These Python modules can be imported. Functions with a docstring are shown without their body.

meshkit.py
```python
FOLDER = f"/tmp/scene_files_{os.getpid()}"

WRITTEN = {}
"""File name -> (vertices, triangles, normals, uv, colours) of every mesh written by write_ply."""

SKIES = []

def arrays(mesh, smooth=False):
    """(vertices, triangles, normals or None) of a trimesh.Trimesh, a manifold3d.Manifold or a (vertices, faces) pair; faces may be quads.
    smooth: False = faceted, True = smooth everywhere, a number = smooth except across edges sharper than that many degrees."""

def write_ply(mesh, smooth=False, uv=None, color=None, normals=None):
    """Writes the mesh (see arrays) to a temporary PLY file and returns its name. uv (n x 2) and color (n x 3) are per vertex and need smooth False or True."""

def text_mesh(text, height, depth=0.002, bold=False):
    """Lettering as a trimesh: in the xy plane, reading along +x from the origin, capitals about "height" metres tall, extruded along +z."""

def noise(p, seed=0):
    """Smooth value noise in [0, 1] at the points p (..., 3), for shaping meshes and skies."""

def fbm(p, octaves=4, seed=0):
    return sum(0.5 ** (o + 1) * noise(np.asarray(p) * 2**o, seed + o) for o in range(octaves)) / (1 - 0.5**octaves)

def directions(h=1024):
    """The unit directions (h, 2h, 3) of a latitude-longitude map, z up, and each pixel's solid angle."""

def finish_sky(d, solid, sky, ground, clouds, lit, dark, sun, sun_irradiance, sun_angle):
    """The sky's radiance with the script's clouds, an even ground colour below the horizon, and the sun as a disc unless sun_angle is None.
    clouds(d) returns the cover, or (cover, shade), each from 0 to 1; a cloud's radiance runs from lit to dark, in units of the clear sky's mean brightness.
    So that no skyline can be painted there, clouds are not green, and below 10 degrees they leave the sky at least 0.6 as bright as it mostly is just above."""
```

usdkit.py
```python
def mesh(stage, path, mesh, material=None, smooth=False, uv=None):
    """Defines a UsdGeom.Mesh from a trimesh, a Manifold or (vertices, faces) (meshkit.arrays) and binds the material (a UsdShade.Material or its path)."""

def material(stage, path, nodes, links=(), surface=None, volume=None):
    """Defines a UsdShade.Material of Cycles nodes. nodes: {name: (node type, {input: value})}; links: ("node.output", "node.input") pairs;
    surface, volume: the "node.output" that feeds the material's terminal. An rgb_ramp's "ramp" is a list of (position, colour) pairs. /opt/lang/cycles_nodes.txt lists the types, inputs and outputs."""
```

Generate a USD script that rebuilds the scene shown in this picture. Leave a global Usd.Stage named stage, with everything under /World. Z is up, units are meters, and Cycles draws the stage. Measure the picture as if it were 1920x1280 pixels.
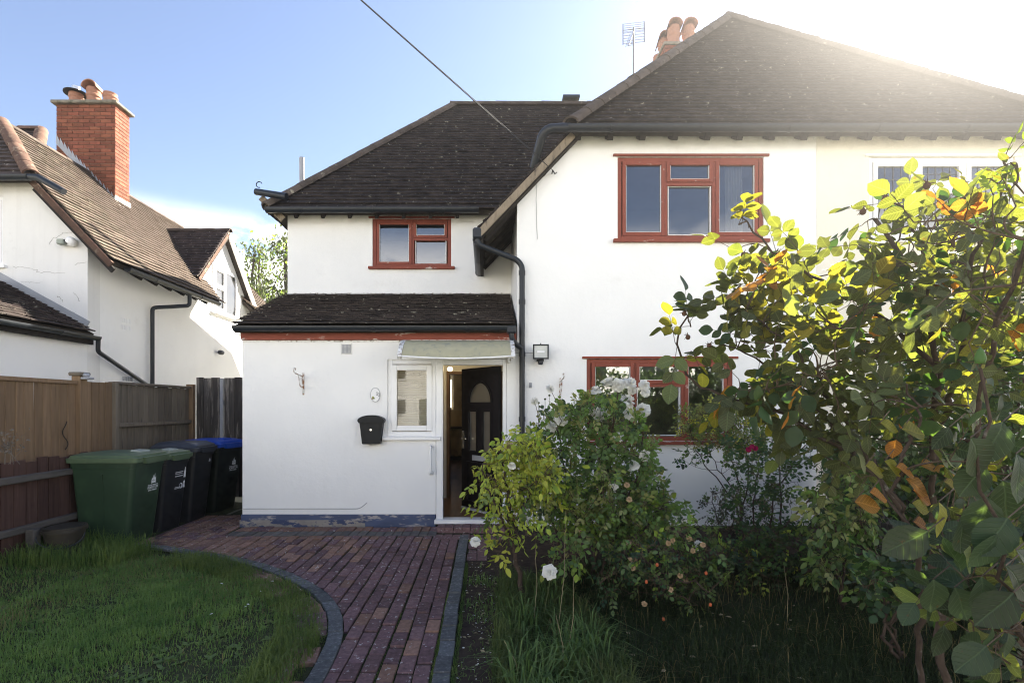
import math, random
import numpy as np, trimesh, shapely
from shapely.geometry import Polygon, LineString, Point
from shapely import affinity
from shapely.ops import unary_union
import usdkit, meshkit
from pxr import Usd, UsdGeom, UsdLux, UsdShade, Gf, Sdf, Vt

stage = Usd.Stage.CreateInMemory()
UsdGeom.Xform.Define(stage, '/World')
UsdGeom.Scope.Define(stage, '/World/Looks')
rng = np.random.default_rng(7)

# ------------------------------------------------------------------ camera
F, CX, CY, CH = 950.0, 910.0, 762.0, 1.54        # focal length and principal point in photo pixels, eye height
CAM = np.array([0, 0, CH])
cam = UsdGeom.Camera.Define(stage, '/World/camera')
cam.AddTranslateOp().Set(Gf.Vec3d(0, 0, CH)); cam.AddRotateXOp().Set(90.0)
cam.CreateHorizontalApertureAttr(36.0); cam.CreateVerticalApertureAttr(24.0)
cam.CreateFocalLengthAttr(36.0 * F / 1920)
cam.CreateHorizontalApertureOffsetAttr((960 - CX) / 1920 * 36.0)
cam.CreateVerticalApertureOffsetAttr((CY - 640) / 1920 * 36.0)
cam.CreateClippingRangeAttr(Gf.Vec2f(0.05, 2000))
EXPOSURE = 2.88
cam.CreateExposureAttr(EXPOSURE)

# ------------------------------------------------------------------ sky and sun
SUN = np.array([0.955, 1.0, 0.90]); SUN = SUN / np.linalg.norm(SUN)
ELEV, ROT = math.asin(SUN[2]), math.atan2(SUN[0], SUN[1])
dome = UsdLux.DomeLight.Define(stage, '/World/sky')
dome.GetPrim().SetCustomDataByKey('kind', 'structure'); dome.GetPrim().SetCustomDataByKey('label', 'pale blue sky whitening towards the low sun, a little white cloud')
skymat = usdkit.material(stage, '/World/Looks/sky', {
    'sky': ('sky_texture', {'sky_type': 'single_scattering', 'sun_disc': False, 'sun_elevation': ELEV, 'sun_rotation': ROT, 'altitude': 100.0, 'air_density': 1.0, 'aerosol_density': 0.35, 'ozone_density': 1.6}),
    'tc': ('texture_coordinate', {}),
    'sep': ('separate_xyz', {}),
    'map': ('mapping', {'mapping_type': 'point', 'scale': (4.2, 4.2, 8.0), 'location': (0.35, 0.0, 0.55)}),
    'n': ('noise_texture', {'scale': 1.0, 'detail': 8.0, 'roughness': 0.55}),
    'low': ('map_range', {'range_type': 'smoothstep', 'from_min': 0.25, 'from_max': 0.34, 'to_min': 1.0, 'to_max': 0.0, 'clamp': True}),
    'r': ('map_range', {'range_type': 'smoothstep', 'from_min': 0.37, 'from_max': 0.46, 'to_min': 0.0, 'to_max': 0.94, 'clamp': True}),
    'hs': ('hsv', {'hue': 0.507, 'saturation': 0.90, 'value': 0.75, 'fac': 1.0}),
    'mul': ('math', {'math_type': 'multiply'}),
    'mix': ('mix', {'mix_type': 'mix', 'color2': (9.2, 8.9, 8.6)}),
    'bg': ('background_shader', {'strength': 0.05}),
}, [('tc.generated', 'map.vector'), ('map.vector', 'n.vector'), ('tc.generated', 'sep.vector'), ('sep.z', 'low.value'), ('n.fac', 'r.value'),
    ('r.result', 'mul.value1'), ('low.result', 'mul.value2'), ('mul.value', 'mix.fac'), ('sky.color', 'hs.color'), ('hs.color', 'mix.color1'), ('mix.color', 'bg.color')], surface='bg.background')
UsdShade.MaterialBindingAPI.Apply(dome.GetPrim()).Bind(skymat)
sun = UsdLux.DistantLight.Define(stage, '/World/sun')
sun.CreateIntensityAttr(1.25); sun.CreateAngleAttr(0.5); sun.CreateColorAttr(Gf.Vec3f(1.0, 0.91, 0.78))
sun.CreateNormalizeAttr(True)
# -z axis points along -SUN : rotate X by (90-elev) then about z
sun.AddRotateZOp().Set(-math.degrees(ROT)); sun.AddRotateXOp().Set(-(90 - math.degrees(ELEV)))

# ------------------------------------------------------------------ naming
_used = {}
def numbered(parent, name):
    key = (parent, name)
    n = _used.get(key, 0); _used[key] = n + 1
    return f'{parent}/{name}' if n == 0 else f'{parent}/{name}_{n:03d}'

def tag(prim, label=None, cat=None, group=None, kind=None):
    prim = prim.GetPrim() if hasattr(prim, 'GetPrim') else prim
    for k, v in (('label', label), ('category', cat), ('group', group), ('kind', kind)):
        if v: prim.SetCustomDataByKey(k, v)
    return prim

def thing(name, label, cat, loc=(0, 0, 0), rz=0.0, group=None):
    x = UsdGeom.Xform.Define(stage, numbered('/World', name))
    if any(loc) or rz:
        x.AddTranslateOp().Set(Gf.Vec3d(*map(float, loc))); x.AddRotateZOp().Set(float(rz))
    return tag(x, label, cat, group)

def path_of(p):
    return '/World' if p is None else str(p.GetPath())

def put(parent, name, geo, material, smooth=False, label=None, kind=None, cat=None, group=None, uv=None):
    """one Mesh prim under parent"""
    if isinstance(geo, MB): geo = geo.mesh()
    m = usdkit.mesh(stage, numbered(path_of(parent), name), geo, MATS[material], smooth, uv)
    tag(m, label, cat, group, kind)
    return m.GetPrim()

# ------------------------------------------------------------------ mesh building
def nrm(v):
    v = np.asarray(v, float); return v / (np.linalg.norm(v) + 1e-12)

class MB:
    """collects triangles of one mesh"""
    def __init__(s): s.v, s.f, s.n = [], [], 0
    def add(s, v, f=None):
        if f is None: v, f = (np.asarray(v.vertices), np.asarray(v.faces))
        v = np.asarray(v, float); f = np.asarray(f, int)
        if f.shape[1] == 4: f = np.vstack([f[:, [0, 1, 2]], f[:, [0, 2, 3]]])
        s.v.append(v); s.f.append(f + s.n); s.n += len(v); return s
    def mesh(s): return (np.vstack(s.v), np.vstack(s.f))
    def box(s, x0, x1, y0, y1, z0, z1):
        v = np.array([(x, y, z) for x in (x0, x1) for y in (y0, y1) for z in (z0, z1)], float)
        return s.add(v, BOXF)
    def cbox(s, x0, x1, y0, y1, z0, z1, c=0.004):
        """box with chamfered edges"""
        return s.add(chamfer(x0, x1, y0, y1, z0, z1, c))
    def obox(s, c, half, R):
        v = np.array([(x, y, z) for x in (-1, 1) for y in (-1, 1) for z in (-1, 1)], float) * np.asarray(half)
        return s.add(v @ np.asarray(R).T + np.asarray(c), BOXF)
    def bar(s, p, q, w, h, up=(0, 0, 1)):
        """rectangular bar from p to q: w across, h along up"""
        p, q = np.asarray(p, float), np.asarray(q, float)
        d = nrm(q - p); a = nrm(np.cross(d, up)); b = np.cross(a, d)
        return s.obox((p + q) / 2, (w / 2, np.linalg.norm(q - p) / 2, h / 2), np.stack([a, d, b], 1))
    def tube(s, pts, r, n=8, cap=True):
        return s.add(*tube(pts, r, n, cap))
    def prism(s, poly, mapf, h0, h1):
        """polygon (a,b) extruded h0..h1, mapped by mapf(a,b,h)"""
        for g in getattr(poly, 'geoms', [poly]):
            if g.is_empty or g.area < 1e-8: continue
            m = trimesh.creation.extrude_polygon(g, h1 - h0, engine='earcut')
            v = np.array(m.vertices); v[:, 2] += h0
            s.add(mapf(v), np.array(m.faces))
        return s
    def lathe(s, prof, c, n=20, axis='z'):
        prof = np.asarray(prof, float); a = np.linspace(0, 2 * np.pi, n, endpoint=False)
        v = np.concatenate([np.stack([p[0] * np.cos(a), p[0] * np.sin(a), np.full(n, p[1])], 1) for p in prof])
        f = []
        for i in range(len(prof) - 1):
            for j in range(n):
                k = (j + 1) % n
                f.append((i * n + j, i * n + k, (i + 1) * n + k, (i + 1) * n + j))
        if axis == 'y': v = v[:, [0, 2, 1]] * [1, -1, 1]
        return s.add(v + np.asarray(c), np.array(f))

BOXF = np.array([(0, 1, 3), (0, 3, 2), (4, 6, 7), (4, 7, 5), (0, 4, 5), (0, 5, 1), (2, 3, 7), (2, 7, 6), (0, 2, 6), (0, 6, 4), (1, 5, 7), (1, 7, 3)])

def chamfer(x0, x1, y0, y1, z0, z1, c):
    v, lo, hi = [], np.array([x0, y0, z0], float), np.array([x1, y1, z1], float)
    for sx in (0, 1):
        for sy in (0, 1):
            for sz in (0, 1):
                b = np.where([sx, sy, sz], hi, lo); d = np.where([sx, sy, sz], -c, c)
                for k in range(3):
                    e = d.copy(); e[k] = 0; v.append(b + e)
    return trimesh.convex.convex_hull(np.array(v))

def tube(pts, r, n=8, cap=True):
    pts = np.asarray(pts, float); m = len(pts); r = np.broadcast_to(np.asarray(r, float), (m,))
    t = np.gradient(pts, axis=0); t /= np.linalg.norm(t, axis=1, keepdims=True) + 1e-12
    up = np.array([0, 0, 1.0]) if abs(t[0][2]) < .9 else np.array([1.0, 0, 0])
    a = nrm(np.cross(t[0], up)); rings = []
    ang = np.linspace(0, 2 * np.pi, n, endpoint=False)
    for i in range(m):
        a = nrm(a - t[i] * (a @ t[i])); b = np.cross(t[i], a)
        k = 1.0
        if 0 < i < m - 1:
            c = nrm(pts[i] - pts[i - 1]) @ nrm(pts[i + 1] - pts[i]); k = 1 / max(math.sqrt((1 + max(c, -.5)) / 2), .6)
        rings.append(pts[i] + r[i] * (np.cos(ang)[:, None] * a + np.sin(ang)[:, None] * b))
    v = np.vstack(rings); j = np.arange(n); k = (j + 1) % n
    f = [np.stack([i * n + j, i * n + k, (i + 1) * n + k, (i + 1) * n + j], 1) for i in range(m - 1)]
    f = np.vstack(f); f = np.vstack([f[:, [0, 1, 2]], f[:, [0, 2, 3]]])
    if cap:
        v = np.vstack([v, pts[0], pts[-1]])
        f = np.vstack([f, np.stack([k, j, np.full(n, m * n)], 1), np.stack([(m - 1) * n + j, (m - 1) * n + k, np.full(n, m * n + 1)], 1)])
    return v, f

def bend(pts, r=0.05, k=4):
    """rounds the corners of a polyline"""
    pts = [np.asarray(p, float) for p in pts]; out = [pts[0]]
    for a, b, c in zip(pts, pts[1:], pts[2:]):
        d = min(r, np.linalg.norm(b - a) * .45, np.linalg.norm(c - b) * .45)
        p, q = b + nrm(a - b) * d, b + nrm(c - b) * d
        for t in np.linspace(0, 1, k + 1): out.append((1 - t) ** 2 * p + 2 * t * (1 - t) * b + t * t * q)
    out.append(pts[-1]); return np.array(out)

def XZ(y):   # (a,b,h) -> x=a, z=b, extruded towards -y from y
    return lambda v: np.stack([v[:, 0], y - v[:, 2], v[:, 1]], 1)
def YZ(x):   # (a,b,h) -> y=a, z=b, extruded towards +x from x
    return lambda v: np.stack([x + v[:, 2], v[:, 0], v[:, 1]], 1)
def XY(z):
    return lambda v: np.stack([v[:, 0], v[:, 1], z + v[:, 2]], 1)
def rect(x0, x1, y0, y1): return shapely.box(x0, y0, x1, y1)
def at(px, py, Y): return np.array([(px - CX) / F * Y, Y, CH + (CY - py) / F * Y])
def proj(p):
    p = np.asarray(p, float); return np.stack([CX + F * p[..., 0] / p[..., 1], CY - F * (p[..., 2] - CH) / p[..., 1]], -1)
def rotz(a): c, s = math.cos(a), math.sin(a); return np.array([[c, -s, 0], [s, c, 0], [0, 0, 1.0]])

# ------------------------------------------------------------------ materials
MATS = {}
def pbr(name, base, var=.15, scale=4.0, rough=.7, spec=.3, stretch=(1, 1, 1), rand=0.0, huer=0.0, bump=.0, bscale=60.0, dirt=None, dirt_amt=(.55, .75), dirt_scale=3.0, translucent=None, tmix=.35, metallic=0.0, coat=0.0, base2=None, veins=False, streak=0.0):
    n = {'geo': ('geometry', {}), 'map': ('mapping', {'mapping_type': 'point', 'scale': stretch}),
         'n1': ('noise_texture', {'scale': scale, 'detail': 6.0, 'roughness': .6}),
         'rmp': ('rgb_ramp', {'ramp': [(.25, tuple(np.clip(np.array(base) * (1 - var), 0, 1))), (.75, tuple(np.clip(np.array(base2 or base) * (1 + var), 0, 1)))]}),
         'p': ('principled_bsdf', {'roughness': rough, 'specular_ior_level': spec, 'metallic': metallic, 'coat_weight': coat})}
    l = [('geo.position', 'map.vector'), ('map.vector', 'n1.vector'), ('n1.fac', 'rmp.fac')]
    col = 'rmp.color'
    if dirt is not None:
        n['nd'] = ('noise_texture', {'scale': dirt_scale, 'detail': 10.0, 'roughness': .65})
        n['rd'] = ('map_range', {'range_type': 'smoothstep', 'from_min': dirt_amt[0], 'from_max': dirt_amt[1], 'to_min': 0.0, 'to_max': 1.0, 'clamp': True})
        n['md'] = ('mix', {'mix_type': 'mix', 'color2': dirt})
        l += [('map.vector', 'nd.vector'), ('nd.fac', 'rd.value'), ('rd.result', 'md.fac'), (col, 'md.color1')]; col = 'md.color'
    if rand or huer:
        n['oi'] = ('object_info', {}); n['ad'] = ('math', {'math_type': 'add'}); n['fr'] = ('math', {'math_type': 'fraction'})
        n['mr'] = ('map_range', {'range_type': 'linear', 'from_min': 0., 'from_max': 1., 'to_min': 1 - rand, 'to_max': 1 + rand})
        n['wn'] = ('white_noise_texture', {'dimensions': '1D'})
        n['mh'] = ('map_range', {'range_type': 'linear', 'from_min': 0., 'from_max': 1., 'to_min': .5 - huer, 'to_max': .5 + huer})
        n['hsv'] = ('hsv', {'saturation': 1.0, 'fac': 1.0})
        l += [('oi.random', 'ad.value1'), ('geo.random_per_island', 'ad.value2'), ('ad.value', 'fr.value1'), ('fr.value', 'mr.value'), ('mr.result', 'hsv.value'),
              ('fr.value', 'wn.w'), ('wn.value', 'mh.value'), ('mh.result', 'hsv.hue'), (col, 'hsv.color')]; col = 'hsv.color'
    if streak:                                   # faint rain streaks running down the render
        n['sm'] = ('mapping', {'mapping_type': 'point', 'scale': (7, 7, .35)}); n['sn'] = ('noise_texture', {'scale': 1.0, 'detail': 5.0, 'roughness': .6})
        n['sr'] = ('map_range', {'range_type': 'smoothstep', 'from_min': .52, 'from_max': .75, 'to_min': 0.0, 'to_max': streak, 'clamp': True}); n['sx'] = ('mix', {'mix_type': 'mix', 'color2': (.40, .38, .34)})
        l += [('geo.position', 'sm.vector'), ('sm.vector', 'sn.vector'), ('sn.fac', 'sr.value'), ('sr.result', 'sx.fac'), (col, 'sx.color1')]; col = 'sx.color'
    if veins:                                    # pinnate veins from the leaf's own st coordinates, brown spots
        n['st'] = ('attribute', {'attribute': 'st'}); n['ss'] = ('separate_xyz', {}); n['ab'] = ('math', {'math_type': 'absolute'}); n['m1'] = ('math', {'math_type': 'multiply_add', 'value2': -.75}); n['m2'] = ('math', {'math_type': 'multiply', 'value2': 7.5}); n['pp'] = ('math', {'math_type': 'pingpong', 'value2': .5})
        n['v1'] = ('map_range', {'range_type': 'smoothstep', 'from_min': .0, 'from_max': .10, 'to_min': 1.0, 'to_max': .0, 'clamp': True}); n['v2'] = ('map_range', {'range_type': 'smoothstep', 'from_min': .0, 'from_max': .030, 'to_min': 1.0, 'to_max': .0, 'clamp': True}); n['vm'] = ('math', {'math_type': 'maximum'})
        n['vs'] = ('math', {'math_type': 'multiply', 'value2': .42}); n['vx'] = ('mix', {'mix_type': 'mix', 'color2': tuple(np.clip(np.array(base) * 2.2 + .03, 0, 1))})
        n['bn'] = ('noise_texture', {'scale': 45.0, 'detail': 4.0, 'roughness': .6}); n['br'] = ('map_range', {'range_type': 'smoothstep', 'from_min': .64, 'from_max': .72, 'to_min': 0.0, 'to_max': .8, 'clamp': True}); n['bx'] = ('mix', {'mix_type': 'mix', 'color2': (.10, .055, .022)})
        l += [('st.vector', 'ss.vector'), ('ss.y', 'ab.value1'), ('ab.value', 'm1.value1'), ('ss.x', 'm1.value3'), ('m1.value', 'm2.value1'), ('m2.value', 'pp.value1'), ('pp.value', 'v1.value'), ('ab.value', 'v2.value'), ('v1.result', 'vm.value1'), ('v2.result', 'vm.value2'), ('vm.value', 'vs.value1'), ('vs.value', 'vx.fac'), (col, 'vx.color1'),
              ('geo.position', 'bn.vector'), ('bn.fac', 'br.value'), ('br.result', 'bx.fac'), ('vx.color', 'bx.color1')]; col = 'bx.color'
        n['vb'] = ('bump', {'strength': .6, 'distance': .002, 'invert': True}); l += [('vm.value', 'vb.height'), ('vb.normal', 'p.normal')]
    l.append((col, 'p.base_color'))
    if bump and not veins:
        n['nb'] = ('noise_texture', {'scale': bscale, 'detail': 5.0, 'roughness': .6}); n['b'] = ('bump', {'strength': 1.0, 'distance': bump})
        l += [('map.vector', 'nb.vector'), ('nb.fac', 'b.height'), ('b.normal', 'p.normal')]
    surf = 'p.BSDF'
    if translucent is not None:
        n['tr'] = ('translucent_bsdf', {}); n['mx'] = ('mix_closure', {'fac': tmix}); n['tm'] = ('mix', {'mix_type': 'multiply', 'fac': 1.0, 'color2': translucent})
        l += [(col, 'tm.color1'), ('tm.color', 'tr.color'), ('p.BSDF', 'mx.closure1'), ('tr.BSDF', 'mx.closure2')]; surf = 'mx.closure'
    MATS[name] = usdkit.material(stage, f'/World/Looks/{name}', n, l, surface=surf)

pbr('white_render', (.83, .825, .80), .035, 1.2, .85, .2, bump=.0045, bscale=9, dirt=(.66, .64, .60), dirt_amt=(.62, .85), dirt_scale=.9, streak=.03)
pbr('white_render_aged', (.76, .75, .72), .05, 1.5, .85, .2, bump=.005, bscale=9, dirt=(.42, .40, .37), dirt_amt=(.62, .82), dirt_scale=2.2, streak=.15)
pbr('cream_render', (.74, .70, .60), .03, 1.2, .85, .2, bump=.004, bscale=12, streak=.03)
pbr('white_plastic', (.80, .80, .79), .02, 2, .35, .5)
pbr('off_white', (.72, .71, .68), .05, 4, .6, .3)
pbr('flaking_white', (.70, .69, .66), .06, 6, .7, .2, dirt=(.22, .18, .14), dirt_amt=(.50, .62), dirt_scale=25)
pbr('rusty_white', (.70, .68, .64), .06, 6, .7, .2, dirt=(.22, .10, .045), dirt_amt=(.47, .56), dirt_scale=30)
pbr('red_paint', (.215, .048, .026), .18, 3, .5, .35, bump=.001, bscale=40, dirt=(.42, .32, .27), dirt_amt=(.63, .69), dirt_scale=14)
pbr('red_paint_worn', (.215, .050, .028), .2, 5, .6, .3, bump=.0015, bscale=40, dirt=(.50, .42, .37), dirt_amt=(.60, .66), dirt_scale=10, stretch=(.5, 1, 1.6))
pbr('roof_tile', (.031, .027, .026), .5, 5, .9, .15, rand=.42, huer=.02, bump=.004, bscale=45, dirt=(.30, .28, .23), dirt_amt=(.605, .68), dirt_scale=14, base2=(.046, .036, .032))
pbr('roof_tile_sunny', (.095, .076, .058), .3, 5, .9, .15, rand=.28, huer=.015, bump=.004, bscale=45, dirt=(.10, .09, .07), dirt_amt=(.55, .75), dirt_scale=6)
pbr('ridge_clay', (.080, .064, .053), .35, 4, .9, .15, rand=.2, bump=.005, bscale=30, dirt=(.30, .27, .20), dirt_amt=(.6, .75), dirt_scale=7)
pbr('ridge_red', (.115, .070, .052), .35, 4, .9, .15, rand=.2, bump=.005, bscale=30, dirt=(.32, .27, .2), dirt_amt=(.55, .75), dirt_scale=7)
pbr('brick_red', (.175, .060, .034), .22, 8, .85, .2, rand=.28, huer=.004, bump=.004, bscale=60)
pbr('mortar', (.24, .19, .15), .15, 9, .95, .1, bump=.003, bscale=80)
pbr('terracotta', (.29, .145, .095), .12, 6, .75, .3, bump=.001, bscale=40)
pbr('cement', (.20, .18, .145), .3, 6, .95, .1, bump=.006, bscale=25, dirt=(.10, .10, .07), dirt_amt=(.5, .65), dirt_scale=8)
pbr('lead', (.30, .31, .33), .12, 5, .55, .4)
pbr('black_plastic', (.009, .012, .016), .15, 5, .40, .4)
pbr('dark_timber', (.022, .019, .017), .3, 6, .8, .2)
pbr('bare_timber', (.24, .195, .14), .3, 6, .8, .2, stretch=(3, 3, 1), dirt=(.06, .05, .04), dirt_amt=(.5, .7))
pbr('soffit', (.05, .043, .036), .4, 4, .9, .1)
pbr('dead_grey', (.15, .13, .11), .2, 10, .9, .1)
pbr('plinth_worn', (.27, .245, .215), .25, 4, .9, .15, bump=.005, bscale=20, dirt=(.055, .07, .13), dirt_amt=(.53, .58), dirt_scale=5, stretch=(.9, 1, 2.0))
pbr('blue_plinth', (.065, .085, .15), .25, 3, .7, .3, bump=.004, bscale=20, dirt=(.36, .33, .31), dirt_amt=(.54, .62), dirt_scale=5, stretch=(.8, 1, 2.5))
pbr('paver', (.150, .090, .090), .4, 30, .9, .15, rand=.24, huer=.006, bump=.004, bscale=70, dirt=(.40, .37, .35), dirt_amt=(.60, .64), dirt_scale=22)
pbr('paver_orange', (.23, .135, .10), .35, 30, .9, .15, rand=.22, bump=.004, bscale=70, dirt=(.40, .37, .35), dirt_amt=(.60, .65), dirt_scale=22)
pbr('paver_blue', (.105, .108, .108), .4, 40, .9, .15, rand=.25, bump=.004, bscale=70, dirt=(.22, .22, .22), dirt_amt=(.58, .66), dirt_scale=40)
pbr('paver_grey', (.12, .11, .10), .25, 8, .9, .15, rand=.2, bump=.004, bscale=70, dirt=(.30, .29, .27), dirt_amt=(.68, .76), dirt_scale=30)
pbr('joint_moss', (.030, .034, .014), .5, 12, .95, .1, bump=.004, bscale=60)
pbr('soil', (.055, .040, .030), .4, 14, .95, .1, bump=.012, bscale=30)
pbr('turf', (.046, .050, .024), .5, 8, .95, .1, bump=.01, bscale=30)
pbr('verge_ground', (.17, .165, .12), .3, 2, .95, .1)
pbr('concrete', (.36, .35, .33), .12, 3, .9, .15)
pbr('asphalt', (.10, .10, .10), .2, 6, .9, .2)
pbr('fence_tan', (.20, .132, .078), .25, 2.2, .8, .2, stretch=(14, 14, 1.0), rand=.16, bump=.002, bscale=12, dirt=(.10, .06, .035), dirt_amt=(.6, .74), dirt_scale=2.5)
pbr('fence_grey', (.155, .130, .10), .3, 2.2, .85, .2, stretch=(14, 14, 1.0), rand=.18, bump=.002, bscale=12, dirt=(.035, .03, .026), dirt_amt=(.56, .7), dirt_scale=2.2)
pbr('fence_black', (.075, .067, .060), .4, 2.0, .9, .15, stretch=(12, 12, .9), rand=.3, bump=.003, bscale=12, dirt=(.24, .215, .185), dirt_amt=(.50, .60), dirt_scale=1.6)
pbr('fence_red', (.066, .037, .030), .35, 2.0, .85, .2, stretch=(14, 14, 1.0), rand=.25, bump=.002, bscale=12, dirt=(.12, .10, .085), dirt_amt=(.62, .75), dirt_scale=2.0)
pbr('rail_grey', (.095, .085, .075), .3, 2.0, .85, .2, stretch=(6, 1.2, 8), bump=.002, bscale=14, dirt=(.05, .045, .04), dirt_amt=(.55, .7), dirt_scale=2.0)
pbr('bin_green', (.019, .040, .021), .12, 3, .45, .4, dirt=(.035, .07, .035), dirt_amt=(.5, .8), dirt_scale=3)
pbr('bin_green_lid', (.075, .112, .060), .12, 3, .5, .4, dirt=(.12, .16, .09), dirt_amt=(.5, .8), dirt_scale=4)
pbr('bin_black', (.013, .014, .016), .12, 3, .42, .4)
pbr('bin_grey_lid', (.032, .036, .045), .12, 3, .42, .45)
pbr('bin_dark_green', (.006, .011, .008), .12, 3, .45, .4)
pbr('bin_blue_lid', (.012, .06, .36), .08, 3, .45, .4)
pbr('grip_grey', (.30, .33, .28), .1, 5, .55, .4)
pbr('print_white', (.72, .74, .76), .03, 5, .6, .3)
pbr('bucket', (.040, .034, .025), .2, 5, .6, .3, dirt=(.07, .06, .045), dirt_amt=(.5, .7), dirt_scale=8)
pbr('mailbox', (.006, .008, .010), .15, 5, .45, .22)
pbr('chrome', (.75, .75, .75), .02, 5, .25, .5, metallic=1.0)
pbr('steel_liner', (.6, .6, .6), .05, 5, .35, .5, metallic=1.0)
pbr('aerial_metal', (.20, .20, .21), .1, 5, .5, .5, metallic=.6)
pbr('cable', (.012, .012, .013), .1, 5, .5, .3)
pbr('lamp_glass', (.55, .56, .53), .1, 8, .18, .6)
pbr('canopy', (.66, .62, .42), .08, 10, .55, .3, dirt=(.48, .47, .36), dirt_amt=(.5, .72), dirt_scale=12, translucent=(.9, .9, .8), tmix=.35)
pbr('door_black', (.006, .005, .006), .1, 4, .42, .2)
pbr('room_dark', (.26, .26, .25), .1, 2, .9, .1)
pbr('hall_wall', (.50, .41, .27), .03, 2, .9, .1)
pbr('hall_ceiling', (.62, .60, .55), .03, 2, .9, .1)
pbr('wood_floor', (.16, .085, .042), .25, 3, .5, .35, stretch=(8, 1, 1))
pbr('cabinet', (.62, .55, .36), .02, 2, .5, .3)
pbr('curtain', (.70, .69, .66), .03, 5, .9, .1, translucent=(.9, .9, .9), tmix=.3)
pbr('blind', (.62, .58, .50), .03, 5, .6, .2)
pbr('lead_came', (.10, .105, .11), .1, 5, .5, .4)
pbr('bark', (.060, .043, .033), .4, 20, .9, .15, bump=.004, bscale=90, dirt=(.15, .14, .125), dirt_amt=(.58, .72), dirt_scale=25)
pbr('twig', (.085, .060, .040), .3, 20, .8, .2)
pbr('green_twig', (.085, .10, .040), .3, 20, .7, .2)
pbr('dry_stalk', (.30, .25, .15), .25, 10, .9, .1)
pbr('petal_white', (.84, .83, .78), .03, 10, .7, .2, translucent=(1, 1, 1), tmix=.3)
pbr('petal_cream', (.55, .40, .24), .15, 10, .8, .2, translucent=(1, 1, 1), tmix=.3)
pbr('petal_pink', (.42, .015, .10), .15, 10, .7, .2, translucent=(1, 1, 1), tmix=.3)
pbr('rose_hip', (.45, .10, .03), .15, 10, .4, .5)
pbr('dead_head', (.10, .055, .035), .3, 20, .9, .1)
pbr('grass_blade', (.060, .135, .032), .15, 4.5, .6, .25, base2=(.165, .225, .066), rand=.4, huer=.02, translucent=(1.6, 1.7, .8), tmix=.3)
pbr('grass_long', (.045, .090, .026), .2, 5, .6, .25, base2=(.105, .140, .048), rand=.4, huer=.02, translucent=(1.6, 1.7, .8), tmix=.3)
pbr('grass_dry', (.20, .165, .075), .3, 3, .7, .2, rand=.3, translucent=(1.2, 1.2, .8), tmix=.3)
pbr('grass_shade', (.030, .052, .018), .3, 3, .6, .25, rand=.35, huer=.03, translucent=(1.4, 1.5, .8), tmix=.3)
def leafmat(name, c, tr=(2.2, 2.0, .6), tmix=.42, rand=.3, hue=.03, spec=.35, c2=None, veins=False):
    pbr(name, c, .22, 9, .55, spec, rand=rand, huer=hue, translucent=tr, tmix=tmix, bump=.0012, bscale=70, base2=c2, veins=veins)
leafmat('leaf_rose', (.115, .142, .064), (1.75, 1.65, .38), .44, .38, .03, veins=True)
leafmat('leaf_rose_yellow', (.26, .23, .035), (1.15, 1.15, .5), .46, .25, .02, veins=True)
leafmat('leaf_rose_amber', (.40, .185, .035), (1.4, 1.3, .6), .45, .25, .015, veins=True)
leafmat('leaf_bright', (.25, .33, .055), (1.6, 1.6, .5), .35, .3, .02)
leafmat('leaf_lemon', (.44, .46, .070), (1.3, 1.2, .5), .35, .25, .012)
leafmat('leaf_mid', (.095, .152, .058), (2.6, 2.8, .6), .35, .35, .03)
leafmat('leaf_dark', (.034, .066, .030), (2.4, 2.6, .6), .3, .35, .03)
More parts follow.
